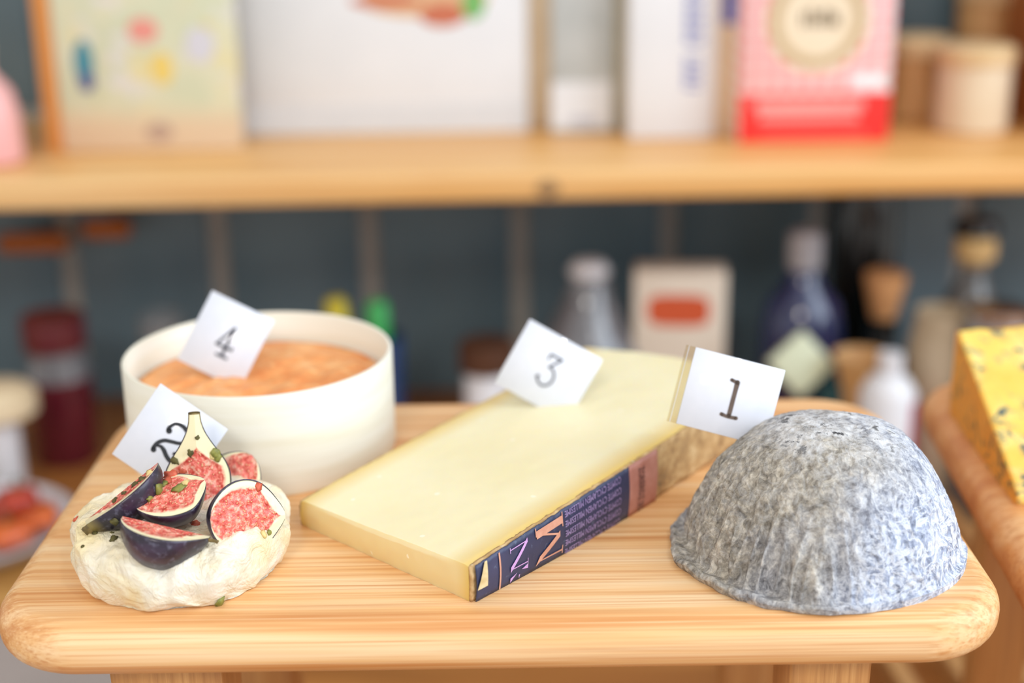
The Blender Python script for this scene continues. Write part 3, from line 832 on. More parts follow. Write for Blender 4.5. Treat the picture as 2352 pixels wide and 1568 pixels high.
# ------------------------------------------------------------------ figs
m, nt, b = nodes('fig_flesh'); g = NT(nt)
rf_ = g.attr('rim'); sf = g.attr('along')
nz = g.noise(g.coord(), 520, 3, 0.6); big = g.noise(g.coord(), 170, 3)
r2 = g.math('ADD', rf_, g.math('MULTIPLY', g.math('SUBTRACT', big, 0.5), 0.16))
r2 = g.math('ADD', r2, g.math('MULTIPLY', g.ramp(sf, [(0.50, (0, 0, 0, 1)), (0.75, (1, 1, 1, 1))]), 1.0))
pulp = g.ramp(nz, [(0.32, C(196, 58, 52)), (0.5, C(232, 116, 100)), (0.66, C(248, 192, 170))])
vd = g.voro(g.coord((1, 1, 1)), 820)
pulp = g.mix(g.math('MULTIPLY', g.math('LESS_THAN', vd, 0.24), 0.75), pulp, C(244, 196, 146))
c = g.mix(g.ramp(r2, [(0.74, (0, 0, 0, 1)), (0.84, (1, 1, 1, 1))]), pulp, C(242, 231, 192))
c = g.mix(g.ramp(rf_, [(0.93, (0, 0, 0, 1)), (0.975, (1, 1, 1, 1))]), c, C(120, 140, 84))
g.l(c, b.inputs['Base Color']); b.inputs['Roughness'].default_value = 0.28; b.inputs['Subsurface Weight'].default_value = 0.2
b.inputs['Subsurface Radius'].default_value = (0.002, 0.0008, 0.0005); b.inputs['Subsurface Scale'].default_value = 1
hgt = g.mix(g.ramp(r2, [(0.6, (1, 1, 1, 1)), (0.75, (0, 0, 0, 1))]), (0.5, 0.5, 0.5, 1), g.math('ADD', g.math('MULTIPLY', nz, 0.6), g.math('MULTIPLY', g.step(vd, 0.1, 0.4), -0.4)))
g.l(g.bump(hgt, 0.7, 0.0012), b.inputs['Normal'])
FLESH = m
m, nt, b = nodes('fig_skin'); g = NT(nt)
sf = g.attr('along'); f = g.noise(g.coord((1, 1, 0.35)), 130, 4); f2 = g.noise(g.coord(), 520, 3)
c = g.ramp(f, [(0.3, C(26, 26, 36)), (0.55, C(44, 36, 54)), (0.75, C(72, 52, 80))])
c = g.mix(g.step(f2, 0.55, 0.85), c, C(110, 108, 130)); c = g.mix(g.ramp(sf, [(0.86, (0, 0, 0, 1)), (0.97, (0.85, 0.85, 0.85, 1))]), c, C(140, 124, 70))
g.l(c, b.inputs['Base Color']); b.inputs['Roughness'].default_value = 0.33; b.inputs['Coat Weight'].default_value = 0.15
g.l(g.bump(f2, 0.2, 0.0004), b.inputs['Normal']); SKIN = m
STEM = plain('fig_stem', C(150, 128, 78), C(96, 82, 52), scale=400, rough=0.7, bump=0.4)
FP = [(0, .0), (.015, .09), (.06, .18), (.14, .27), (.25, .335), (.37, .355), (.48, .335), (.60, .265), (.71, .180), (.82, .110), (.92, .072), (1.0, .062)]
def fig_full(s):
    for i in range(len(FP) - 1):
        if s <= FP[i + 1][0]:
            a, b_ = FP[i], FP[i + 1]; p0 = FP[max(i - 1, 0)]; p3 = FP[min(i + 2, len(FP) - 1)]
            h_ = b_[0] - a[0]; f = (s - a[0]) / h_
            m0 = (b_[1] - p0[1]) / max(b_[0] - p0[0], 1e-6) * h_; m1 = (p3[1] - a[1]) / max(p3[0] - a[0], 1e-6) * h_
            return max(0, (2 * f ** 3 - 3 * f * f + 1) * a[1] + (f ** 3 - 2 * f * f + f) * m0 + (-2 * f ** 3 + 3 * f * f) * b_[1] + (f ** 3 - f * f) * m1)
    return FP[-1][1]
def fig(pc, depth_y, axis, skin, L, half, label, rs=1.0, seed=0.0, stemlen=0.05, smax=1.0, taper=True):
    """piece of fig: axis towards the stem, skin = direction of the outer peel, half = half opening angle"""
    c = aty(pc[0], pc[1], depth_y)
    az = (RT * axis[0] + UP * axis[1] + BK * axis[2]).normalized()
    sx_ = RT * skin[0] + UP * skin[1] + BK * skin[2]; sx_ = (sx_ - az * sx_.dot(az)).normalized(); sy2 = az.cross(sx_)
    root = thing('fig_piece', label, 'fig', (0, 0, 0), 0, 'fresh fig pieces on the soft cheese')
    Mw = Matrix((sx_, sy2, az)).transposed().to_4x4(); Mw.translation = c - az * (L * 0.45 * smax); root.matrix_world = Mw
    NS_, NA_ = 48, 30
    ss = [smax * (i / NS_) ** 1.25 for i in range(NS_ + 1)]
    def fig_r(s):      # shortened pieces close to a blunt tip
        r_ = fig_full(s)
        if smax < 1 and taper: r_ *= math.sqrt(max(0.0, 1 - max(0, (s - smax + 0.22) / 0.22) ** 2 * 0.93))
        return r_
    # peel
    vs, fs, al = [], [], []
    for lay in (0, 1):
        for s in ss:
            r = fig_r(s) * L * rs - lay * min(0.0004, 0.3 * fig_r(s) * L)
            for j in range(NA_ + 1):
                a = -half + 2 * half * j / NA_
                rr = r * (1 + 0.035 * noise.noise(Vector((math.cos(a) * 2, math.sin(a) * 2, s * 3 + seed))))
                vs.append((rr * math.cos(a), rr * math.sin(a), s * L)); al.append(s if taper else s / smax)
    k = (NS_ + 1) * (NA_ + 1); w1 = NA_ + 1
    for i in range(NS_):
        for j in range(NA_):
            a = i * w1 + j
            fs.append((a, a + 1, a + w1 + 1, a + w1)); fs.append((k + a, k + a + w1, k + a + w1 + 1, k + a + 1))
        a, e2 = i * w1, i * w1 + NA_
        fs.append((a, a + w1, k + a + w1, k + a)); fs.append((e2, k + e2, k + e2 + w1, e2 + w1))
    mesh('skin', vs, fs, SKIN, root, True, {'along': al})
    # two cut faces
    vs, fs, rm, al = [], [], [], []
    NR = 26
    for sg in (-1, 1):
        b0 = len(vs); a = sg * half
        n = Vector((-math.sin(a) * sg, math.cos(a) * sg, 0))
        for s in ss:
            for j in range(NR + 1):
                q = j / NR
                rr = fig_r(s) * L * rs * (1 + 0.035 * noise.noise(Vector((math.cos(a) * 2, math.sin(a) * 2, s * 3 + seed)))) * q
                p = Vector((rr * math.cos(a), rr * math.sin(a), s * L))
                inner = min(1, q / 0.1) * max(0, min(1, (0.75 - q) / 0.15)) * max(0, min(1, (0.68 - s) / 0.1)) * max(0, min(1, (s - 0.05) / 0.06))
                d = inner * (0.0005 * fbm(p + Vector((seed, 0, 0)), 420, 3) + 0.0003 * noise.noise(p * 900)) - 0.0002 * max(0, (q - 0.93) / 0.07)
                vs.append(p + n * d); rm.append(q); al.append(s)
        w2 = NR + 1
        for i in range(NS_):
            for j in range(NR):
                A_ = b0 + i * w2 + j; f_ = (A_, A_ + 1, A_ + w2 + 1, A_ + w2)
                fs.append(f_ if sg < 0 else tuple(reversed(f_)))
    mesh('flesh', vs, fs, FLESH, root, True, {'rim': rm, 'along': al})
    if stemlen < 0.015: return root
    # stem stub
    r0 = fig_r(smax) * L * rs
    vs, fs = [], []
    for i, (zz, kk) in enumerate(((-0.01, 1.0), (0.02, 1.02), (stemlen * 0.7, 0.9), (stemlen, 1.05), (stemlen + 0.006, 0.8))):
        for j in range(13):
            a = -half + 2 * half * j / 12
            vs.append((r0 * kk * math.cos(a), r0 * kk * math.sin(a), L * (smax + zz)))
    for i in range(4):
        for j in range(12):
            a = i * 13 + j; fs.append((a, a + 1, a + 14, a + 13))
        fs.append((i * 13, i * 13 + 13, i * 13 + 25, i * 13 + 12))
    fs.append(tuple(4 * 13 + j for j in range(13)))
    mesh('stem', vs, fs, STEM, root)
    return root
H = math.pi / 2
fig((455, 1088), 0.428, (-0.04, 0.98, 0.10), (-0.28, 0.10, -0.95), 0.0352, rad(74), 'tall upright fig piece with its stem pointing up, cut side forward', 0.90, 0.1, 0.02)
fig((532, 1100), 0.441, (-0.50, -0.62, 0.20), (0.42, 0.25, -0.85), 0.0350, rad(80), 'fig piece half hidden behind the tall one, pale rim upward', 0.86, 1.3, 0.03, 0.66)
fig((562, 1188), 0.4045, (0.74, -0.03, -0.66), (-0.66, -0.06, -0.74), 0.0360, rad(84), 'fig half standing at the right with upright red cut face', 0.92, 2.2, 0.012, 0.74)
fig((372, 1206), 0.3945, (0.97, -0.22, 0.04), (-0.02, -0.97, 0.24), 0.0370, rad(68), 'dark fig wedge at the front, peel towards the viewer', 1.02, 3.1, 0.07, 0.74)
fig((288, 1122), 0.4105, (-0.74, -0.62, 0.22), (0.66, -0.74, 0.14), 0.0385, rad(64), 'narrow dark fig wedge at the left, stem pointing down left', 0.80, 4.0, 0.05, 0.73, False)
fig((380, 1132), 0.4075, (0.80, 0.26, -0.30), (0.16, -0.76, -0.50), 0.0335, rad(82), 'fig half in the middle with its red cut face up, sprinkled', 0.95, 5.2, 0.01, 0.68)

# seeds, herb flakes and crumbs strewn over the cheese
def chip(name, pos, size, mat, label, cat, grp, flat=0.4, seed=0, nrm=Vector((0, 0, 1))):
    bm = bmesh.new(); bmesh.ops.create_icosphere(bm, subdivisions=2, radius=1)
    rot_ = nrm.to_track_quat('Z', 'Y') @ Matrix.Rotation(seed * 1.9, 3, 'Z').to_quaternion()
    for v in bm.verts:
        v.co *= 1 + 0.75 * noise.noise(v.co * 1.7 + Vector((seed * 3.7, 0, 0)))
        v.co.z *= flat; v.co.x *= 1.25; v.co *= size
    me = bpy.data.meshes.new(name); bm.to_mesh(me); bm.free()
    o = link(name, me, mat); o.location = pos
    o.rotation_euler = rot_.to_euler()
    return tag(o, label, cat, grp)
GREEN = plain('pistachio_green', C(150, 148, 70), C(112, 116, 52), scale=500, rough=0.5)
DKGRN = plain('dried_herb', C(104, 96, 48), C(70, 66, 34), scale=500, rough=0.7)
PINKC = plain('red_crumb', C(214, 104, 72), C(180, 74, 52), scale=500, rough=0.5)
CREAMC = plain('cream_crumb', C(232, 212, 150), C(214, 186, 120), scale=500, rough=0.6)
bits = [  # px, py, y, size, material, words
 (375, 1113, .3975, .0019, GREEN, 'green nut chip'), (364, 1124, .3965, .0021, GREEN, 'green nut chip'), (412, 1122, .3975, .0018, GREEN, 'green nut chip'),
 (344, 1145, .3945, .0013, GREEN, 'green nut chip'), (505, 1382, .3845, .0021, GREEN, 'green nut chip at the foot of the white cheese'),
 (392, 1092, .4035, .0024, PINKC, 'red crumb'), (384, 1104, .3985, .0018, PINKC, 'red crumb'), (594, 1118, .430, .0014, PINKC, 'red crumb'), (420, 1082, .405, .0013, PINKC, 'red crumb'), (174, 1193, .412, .0011, PINKC, 'red crumb'), (447, 1203, .400, .0018, PINKC, 'red crumb'),
 (494, 1040, .418, .0018, GREEN, 'green nut chip'), (500, 1050, .417, .0015, GREEN, 'green nut chip'), (490, 1048, .417, .0014, CREAMC, 'cream crumb'),
 (437, 1040, .417, .0012, DKGRN, 'herb flake'), (453, 1005, .417, .0008, DKGRN, 'herb flake'), (401, 1058, .411, .0014, DKGRN, 'herb flake'),
 (310, 1113, .409, .0014, DKGRN, 'herb flake'), (326, 1101, .409, .0015, DKGRN, 'herb flake'), (343, 1086, .409, .0013, CREAMC, 'cream crumb'), (285, 1132, .407, .0010, DKGRN, 'herb flake'), (264, 1149, .405, .0012, DKGRN, 'herb flake'),
 (218, 1224, .4025, .0009, DKGRN, 'herb flake'), (258, 1223, .4000, .0008, DKGRN, 'herb flake'), (261, 1237, .3985, .0013, DKGRN, 'herb flake'), (190, 1255, .4015, .0006, DKGRN, 'herb flake'), (262, 1198, .4030, .0016, DKGRN, 'herb flake'),
 (605, 1226, .4000, .0014, CREAMC, 'cream crumb'), (618, 1222, .4010, .0011, GREEN, 'green nut chip'), (425, 1110, .399, .0016, CREAMC, 'cream crumb')]
SPOTS = ['green nut chip in the middle of the sprinkled fig half', 'green nut chip at the left rim of the sprinkled fig half', 'green nut chip at the right of the sprinkled fig half',
 'smallest green nut chip near the front rim of the sprinkled fig half', 'green nut chip at the foot of the white cheese', 'largest red crumb above the sprinkled fig half',
 'red crumb on the left rim of the sprinkled fig half', 'red crumb behind the right fig half at the right', 'small red crumb at the base of the tall fig', 'red crumb on the left edge of the white cheese',
 'red crumb between the front wedge and the right fig half', 'upper green nut chip on the right rim of the tall fig', 'lower green nut chip on the right rim of the tall fig', 'cream crumb beside the green chips on the tall fig',
 'herb flake at the tip of the red pulp on the tall fig', 'tiny herb speck on the pale neck of the tall fig', 'herb flake on the left rim of the tall fig', 'herb flake in the middle of the left fig wedge',
 'herb flake near the upper end of the left fig wedge', 'cream crumb at the upper end of the left fig wedge', 'herb flake just below the middle of the left fig wedge', 'lowest herb flake along the left fig wedge',
 'herb speck on bare white cheese below the left fig stem', 'upper herb speck on white cheese beside the front fig wedge', 'lower herb flake on white cheese beside the front fig wedge', 'tiniest herb speck far left on the white cheese',
 'herb flake tucked under the left fig wedge', 'cream crumb at the pointed end of the right fig half', 'green nut chip at the pointed end of the right fig half', 'cream crumb at the right of the sprinkled fig half']
bpy.context.view_layer.update()
_dg = bpy.context.evaluated_depsgraph_get()
_pos = []
for (px, py, yy, s, mt, wd) in bits:     # each flake lies on whatever surface is there
    ok, hit, nn, *_r = sc.ray_cast(_dg, CAM, ray(px, py).normalized())
    _pos.append((hit, nn) if ok and abs(hit.y - yy) < 0.035 else (aty(px, py, yy), Vector((0, 0, 1))))
for i, (px, py, yy, s, mt, wd) in enumerate(bits):
    nm = wd.split(' at ')[0].replace(' ', '_')
    lb = SPOTS[i]
    chip(nm, _pos[i][0] + _pos[i][1] * (s * 0.12), s * 0.82, mt, lb, 'crumb', nm.replace('_', ' ') + 's', 0.42, i, _pos[i][1])

# ------------------------------------------------------------------ things on the shelf
def onshelf(px, py):
    return atz(px, py, ZS)
PAPERW = plain('white_card_print', C(232, 234, 238), C(224, 227, 232), scale=12, rough=0.5)
PAPERB = plain('beige_side', C(226, 206, 178), C(214, 190, 158), scale=14, rough=0.6)
def carton(name, label, px0, px1, pyb, depth, height, matf, lean=0.0, cat='carton', rz=YAW, mats=None):
    a, c_ = onshelf(px0, pyb), onshelf(px1, pyb)
    mid = (a + c_) / 2
    t = thing(name, label, cat, (mid.x, mid.y + depth / 2, ZS), rz)
    wd = (c_ - a).length
    box('carton_body', wd, depth, height, matf, t, (0, 0, 0), 0.0012)
    if lean: t.rotation_euler = (lean, 0, rz)
    return t, wd
def disk_print(name, r0, r1, mat, parent, x, z, y, n=40):
    vs, fs = [], []
    for i in range(n):
        a = 2 * math.pi * i / n
        for r in (r0, r1):
            for yy in (0, -0.0003): vs.append((x + r * math.cos(a), y + yy, z + r * math.sin(a)))
    for i in range(n):
        j = (i + 1) % n; a, c_ = i * 4, j * 4
        fs += [(a + 1, a + 3, c_ + 3, c_ + 1), (a, c_, c_ + 2, a + 2), (a + 2, c_ + 2, c_ + 3, a + 3), (a, a + 1, c_ + 1, c_)]
    return mesh(name, vs, fs, mat, parent, False)
def panel_print(name, wd, hh, mat, parent, x, z, y):
    return box(name, wd, 0.0004, hh, mat, parent, (x, y, z), 0.0)

# pink bottle
PINKB = plain('pink_plastic', C(242, 190, 188), C(236, 172, 172), scale=20, rough=0.35, coat=0.3)
p = onshelf(18, 385)
t = thing('pink_bottle', 'pale pink bottle at the far left of the shelf', 'bottle', (p.x - 0.018, p.y + 0.02, ZS))
lathe('body', [(0, 0), (.021, 0), (.0235, .002), (.0235, .035), (.020, .052), (.012, .062), (.0085, .066), (.0085, .078), (0, .078)], PINKB, t, 40)
lathe('cap', [(0, .078), (.0095, .078), (.0095, .098), (.0085, .100), (0, .100)], plain('cream_cap', C(226, 206, 186), C(216, 194, 172), rough=0.5), t, 32)

# illustrated book / greeting picture
m, nt, b = nodes('illustrated_print'); g = NT(nt)
v = g.coord()
nz = g.noise(v, 24, 3, 0.5); nz2 = g.noise(g.coord((1, 1, 1), (0, 0, 0), (1, 2, 3)), 34, 2, 0.5); nz3 = g.noise(g.coord((1, 1, 1), (0, 0, 0), (9, 4, 3)), 40, 2, 0.5)
c = g.ramp(nz, [(0.28, C(228, 212, 150)), (0.45, C(216, 214, 184)), (0.6, C(204, 208, 178)), (0.75, C(226, 206, 172))])
c = g.mix(g.step(nz2, 0.60, 0.68), c, C(220, 216, 214)); c = g.mix(g.step(nz3, 0.62, 0.70), c, C(218, 196, 110))
sep = g.n('ShaderNodeSeparateXYZ'); g.l(v, sep.inputs[0])
low = g.ramp(g.math('MULTIPLY', sep.outputs['Z'], 10.0), [(0.18, (1, 1, 1, 1)), (0.36, (0, 0, 0, 1))])
c = g.mix(low, c, C(222, 198, 168)); g.l(c, b.inputs['Base Color']); b.inputs['Roughness'].default_value = 0.45
PRINT = m
t, wd = carton('picture_book', 'upright illustrated book in yellow and green tones', 152, 552, 347, 0.016, 0.165, PRINT, rad(-2), 'book')
def blob(name, parent, x, z, rx, rz, mat, y):
    o = disk_print(name, 0.0, 1.0, mat, parent, 0, 0, 0, 24); o.scale = (rx, 1, rz); o.location = (x, y, z); return o
yf = -0.0083
blob('printed_figure', t, -wd / 2 + 0.0215, 0.066, .007, .017, plain('teal_print', C(70, 150, 160), C(40, 110, 140)), yf)
blob('printed_figure', t, -wd / 2 + 0.0225, 0.052, .0055, .007, plain('blue_print', C(50, 74, 140), C(60, 70, 130)), yf - 0.0002)
blob('printed_figure', t, -wd / 2 + 0.067, 0.089, .011, .009, plain('coral_print', C(232, 140, 126), C(226, 156, 144)), yf)
blob('printed_figure', t, -wd / 2 + 0.108, 0.078, .011, .013, plain('pale_lilac_print', C(214, 212, 220), C(206, 206, 216)), yf)
blob('printed_figure', t, -wd / 2 + 0.079, 0.061, .008, .012, plain('yellow_print', C(234, 206, 112), C(228, 198, 104)), yf)
blob('printed_figure', t, -wd / 2 + 0.073, 0.014, .010, .007, plain('brown_print', C(190, 160, 140), C(180, 150, 132)), yf)

# large white carton with a printed picture near its top
t, wd = carton('white_carton', 'large white carton with a red and green printed picture', 556, 1212, 308, 0.030, 0.20, PAPERW)
RIM = plain('pale_blue_grey_print', C(218, 220, 224), C(212, 215, 220), rough=0.5)
panel_print('printed_band', wd, 0.020, RIM, t, 0, 0.003, -0.0152)
redp = plain('red_brown_print', C(206, 124, 92), C(190, 100, 74), scale=90); tanp = plain('tan_print', C(226, 190, 150), C(216, 170, 130), scale=60)
grp = plain('green_print', C(126, 188, 110), C(110, 176, 96), scale=60)
xb = lambda px: (px - 884) / 656 * wd
blob('printed_picture', t, xb(985), 0.104, .050, .014, tanp, -0.0154)
blob('printed_picture', t, xb(1025), 0.092, .018, .009, redp, -0.0156)
blob('printed_picture', t, xb(900), 0.103, .028, .005, redp, -0.0156)
blob('printed_picture', t, xb(1093), 0.100, .009, .012, grp, -0.0158)
box('side_flap', 0.022, 0.018, 0.20, PAPERB, t, (wd / 2 + 0.0115, 0.004, 0), 0.001)

# grey bag with white label
GREYB = plain('silver_grey_pack', C(200, 204, 204), C(176, 182, 182), scale=40, rough=0.35)
OLIVE = plain('olive_side', C(176, 168, 144), C(160, 150, 124), scale=40, rough=0.5)
t, wd = carton('grey_packet', 'silver grey packet with a white label at its foot', 1266, 1408, 306, 0.034, 0.18, GREYB)
panel_print('white_label', wd * 0.96, 0.036, PAPERW, t, -0.001, 0.004, -0.0172)
box('side_gusset', 0.010, 0.030, 0.18, OLIVE, t, (wd / 2 + 0.0052, 0.001, 0), 0.001)
panel_print('label_print', wd * 0.45, 0.007, plain('faint_grey_print', C(200, 202, 212), C(190, 192, 204)), t, 0, 0.006, -0.0176)

# white carton with vertical blue lettering
BLUEI = plain('blue_lettering', C(84, 98, 178), C(98, 110, 186), scale=80)
t, wd = carton('white_flour_carton', 'narrow white carton with vertical blue lettering', 1440, 1640, 318, 0.042, 0.19, PAPERW)
rng = random.Random(3)
z = 0.038
while z < 0.125:
    hgt_ = rng.choice((0.004, 0.006, 0.005))
    panel_print('letter_stroke', 0.011 if hgt_ < 0.006 else 0.014, hgt_ * 0.5, BLUEI, t, 0.016, z, -0.0212)
    panel_print('letter_stroke', 0.003, hgt_, BLUEI, t, 0.011, z, -0.0213)
    z += hgt_ + (0.002 if not 0.055 < z < 0.062 else 0.010)
sidep = box('side_panel', 0.020, 0.036, 0.19, PAPERB, t, (wd / 2 + 0.0102, 0.002, 0), 0.001)
panel_print('letter_stroke', 0.012, 0.030, BLUEI, t, wd / 2 + 0.0102, 0.085, -0.0163)

# red gingham bag
m, nt, b = nodes('gingham_print'); g = NT(nt)
v = g.coord(); sep = g.n('ShaderNodeSeparateXYZ'); g.l(v, sep.inputs[0])
def stripe(o): return g.math('GREATER_THAN', g.math('FRACT', g.math('MULTIPLY', o, 82.0)), 0.5)
ssum = g.math('MULTIPLY', g.math('ADD', stripe(sep.outputs['X']), stripe(sep.outputs['Z'])), 0.5)
c = g.ramp(ssum, [(0.0, C(246, 236, 232)), (0.5, C(243, 188, 188)), (1.0, C(230, 108, 116))])
g.l(c, b.inputs['Base Color']); b.inputs['Roughness'].default_value = 0.45; GING = m
REDP = plain('red_band_print', C(238, 52, 48), C(232, 40, 40), scale=20, rough=0.4)
ROSE = plain('rose_print', C(248, 170, 164), C(244, 150, 146), scale=40)
CREAMD = plain('cream_roundel', C(240, 226, 200), C(234, 214, 182), scale=30)
RINGD = plain('tan_ring', C(206, 182, 142), C(190, 164, 124), scale=200)
DARKM = plain('umber_print', C(112, 92, 62), C(98, 80, 54), scale=100)
t, wd = carton('gingham_bag', 'red and white gingham bag with a cream roundel', 1692, 2040, 326, 0.050, 0.19, GING)
yy = -0.0252
panel_print('red_band', wd, 0.036, REDP, t, 0, 0.0006, yy)
panel_print('band_print', wd * 0.72, 0.0085, ROSE, t, -0.004, 0.0235, yy - 0.0004)
panel_print('band_print', wd * 0.66, 0.0045, ROSE, t, -0.004, 0.0165, yy - 0.0004)
panel_print('band_print', wd * 0.7, 0.003, plain('light_red_print', C(246, 110, 100), C(242, 98, 90)), t, 0, 0.004, yy - 0.0004)
disk_print('roundel', 0.0, 0.0385, CREAMD, t, -0.001, 0.0905, yy)
disk_print('roundel_ring', 0.0275, 0.0350, RINGD, t, -0.001, 0.0905, yy - 0.0004)
for i, (xo, hh) in enumerate(((-0.0115, .010), (-0.006, .012), (-0.001, .009), (0.004, .012), (0.009, .010), (0.0125, .008))):
    panel_print('roundel_mark', 0.0032, hh, DARKM, t, xo, 0.086, yy - 0.0004)
panel_print('white_sticker', 0.026, 0.012, PAPERW, t, wd / 2 - 0.018, 0.0385, yy - 0.0003)

# canisters
def canister(label, px, pyb, r, h, lid_h, dy=0.0, zbase=None, mat_b=None, mat_l=None):
    p = onshelf(px, pyb)
    t = thing('canister', label, 'canister', (p.x, p.y + r + dy, ZS if zbase is None else zbase), 0, 'wooden canisters on the shelf')
    lathe('body', [(0, 0), (r - .002, 0), (r, .002), (r, h - .001), (r - .001, h), (0, h)], mat_b or CANW, t, 40)
    lathe('lid', [(0, h), (r + .0015, h), (r + .0022, h + .001), (r + .0022, h + lid_h - .003), (r - .002, h + lid_h), (0, h + lid_h + .001)], mat_l or LIDW, t, 40)
    return t
CANP = plain('putty_canister', C(226, 208, 180), C(218, 196, 164), scale=20, rough=0.55)
canister('pale putty canister with cream lid, nearest the right edge', 2252, 312, 0.0285, 0.052, 0.014, 0, None, CANP)
canister('brown wooden canister close behind the gingham bag', 2120, 282, 0.024, 0.050, 0.016, 0.006)
canister('tall tan canister behind the putty one', 2278, 262, 0.024, 0.088, 0.018, 0.012, None, CANW)

# ------------------------------------------------------------------ things on the worktop
def glass(name, tint, rough=0.08):
    m, nt, b = nodes(name); g = NT(nt)
    g.l(g.ramp(g.noise(g.coord(), 30), [(0.3, tint), (0.7, tuple(x * 0.9 for x in tint[:3]) + (1,))]), b.inputs['Base Color'])
    b.inputs['Roughness'].default_value = rough; b.inputs['Transmission Weight'].default_value = 0.85; b.inputs['IOR'].default_value = 1.3
    b.inputs['Coat Weight'].default_value = 0.6; b.inputs['Coat Roughness'].default_value = 0.04
    return m
GLASS = glass('clear_glass', C(226, 230, 232)); 
FROST = plain('frosted_glass', C(128, 128, 132), C(98, 99, 104), scale=50, rough=0.14, coat=0.9)
DARKG = plain('black_glass', C(16, 20, 20), C(12, 15, 16), rough=0.12, coat=0.5)
BLUEG = plain('cobalt_glass', C(34, 44, 92), C(26, 34, 76), rough=0.12, coat=0.8)
CORK = plain('cork', C(214, 158, 104), C(190, 130, 80), scale=220, rough=0.8, bump=0.3)
PALECORK = plain('pale_cork', C(222, 188, 130), C(200, 160, 104), scale=220, rough=0.8, bump=0.3)
REDLID = plain('red_lid', C(112, 44, 52), C(96, 38, 46), rough=0.3, coat=0.6)
CRIMSON = plain('crimson_syrup', C(98, 20, 38), C(78, 14, 32), rough=0.2, coat=0.6)
WHITEP = plain('white_plastic', C(232, 232, 236), C(222, 223, 228), scale=20, rough=0.35, coat=0.3)
BLACKP = plain('black_cap', C(22, 20, 20), C(16, 15, 15), rough=0.35)
CREAM = plain('cream_ceramic', C(238, 222, 190), C(230, 208, 168), scale=25, rough=0.4, coat=0.3)
BEIGE = plain('beige_ceramic', C(190, 172, 146), C(172, 152, 124), scale=25, rough=0.5)
BROWNL = plain('brown_lid', C(92, 56, 34), C(72, 42, 26), rough=0.5)
TEAL = plain('teal_glaze', C(44, 104, 110), C(34, 84, 92), rough=0.3)
MAGENTA = plain('magenta_label', C(196, 60, 104), C(180, 48, 92), rough=0.4)
def ctr(name, label, cat, px, Y, group=None):
    """a thing on the worktop at distance Y whose axis passes pixel column px"""
    q = aty(px, 900, Y); return thing(name, label, cat, (q.x, Y, 0), 0, group)
def zat(px, py, Y): return aty(px, py, Y).z

# syrup bottle with red lid
Y = 1.09; t = ctr('syrup_bottle', 'glass bottle of crimson syrup with a red lid at the left', 'bottle', 140, Y)
z1, z2, z3 = zat(140, 722, Y), zat(140, 795, Y), zat(140, 860, Y)
lathe('glass_neck', [(.0255, z3), (.026, z3), (.024, z3 + .008), (.0215, z2 - .004), (.0215, z2), (.0195, z2), (.0195, z2 - .004), (.022, z3 + .008), (.0255, z3)], FROST, t, 40)
lathe('syrup_body', [(0, 0), (.024, 0), (.026, .003), (.026, z3), (0, z3)], CRIMSON, t, 32)
lathe('lid', [(0, z2), (.0245, z2), (.0255, z2 + .002), (.0255, z1 - .002), (.0235, z1), (0, z1)], REDLID, t, 40)
# white pot with cream knob lid
Y = 1.0; t = ctr('white_pot', 'white pot with a domed cream lid at the left edge', 'pot', -10, Y)
zt, zl = zat(0, 878, Y), zat(0, 955, Y)
lathe('body', [(0, 0.0), (.012, 0.0), (.0135, .004), (.0135, zl), (0, zl)], WHITEP, t, 36)
lathe('lid', [(0, zl), (.024, zl), (.029, zl + .004), (.029, zt - .010), (.022, zt - .003), (.01, zt), (0, zt)], CREAM, t, 36)
# dish of red peppers on wooden board
q = atz(120, 1210, 0.02)
t = thing('wooden_tray', 'tan wooden tray at the left edge beneath the white dish', 'tray', (q.x - 0.05, q.y - 0.02, 0))
slab('tray_board', 0.085, 0.075, 0.02, 0.0, 0.014, 0.004, wood('tray_wood', C(206, 160, 92), C(188, 138, 72), C(156, 108, 54), grain=(4, 60, 60)), t)
t2 = thing('white_dish', 'shallow white dish of orange peppers at the left edge', 'dish', (q.x - 0.05, q.y - 0.012, 0.014))
DISHM = plain('white_glaze', C(214, 212, 218), C(204, 203, 210), rough=0.25, coat=0.4)
lathe('bowl', [(0, 0), (.045, 0), (.058, .006), (.068, .016), (.0665, .0168), (.056, .008), (.044, .003), (0, .003)], DISHM, t2, 56)
PEP = plain('orange_pepper', C(226, 116, 52), C(204, 84, 36), scale=40, rough=0.3, coat=0.4)
PEP2 = plain('red_pepper', C(190, 62, 36), C(160, 44, 28), scale=40, rough=0.3, coat=0.4)
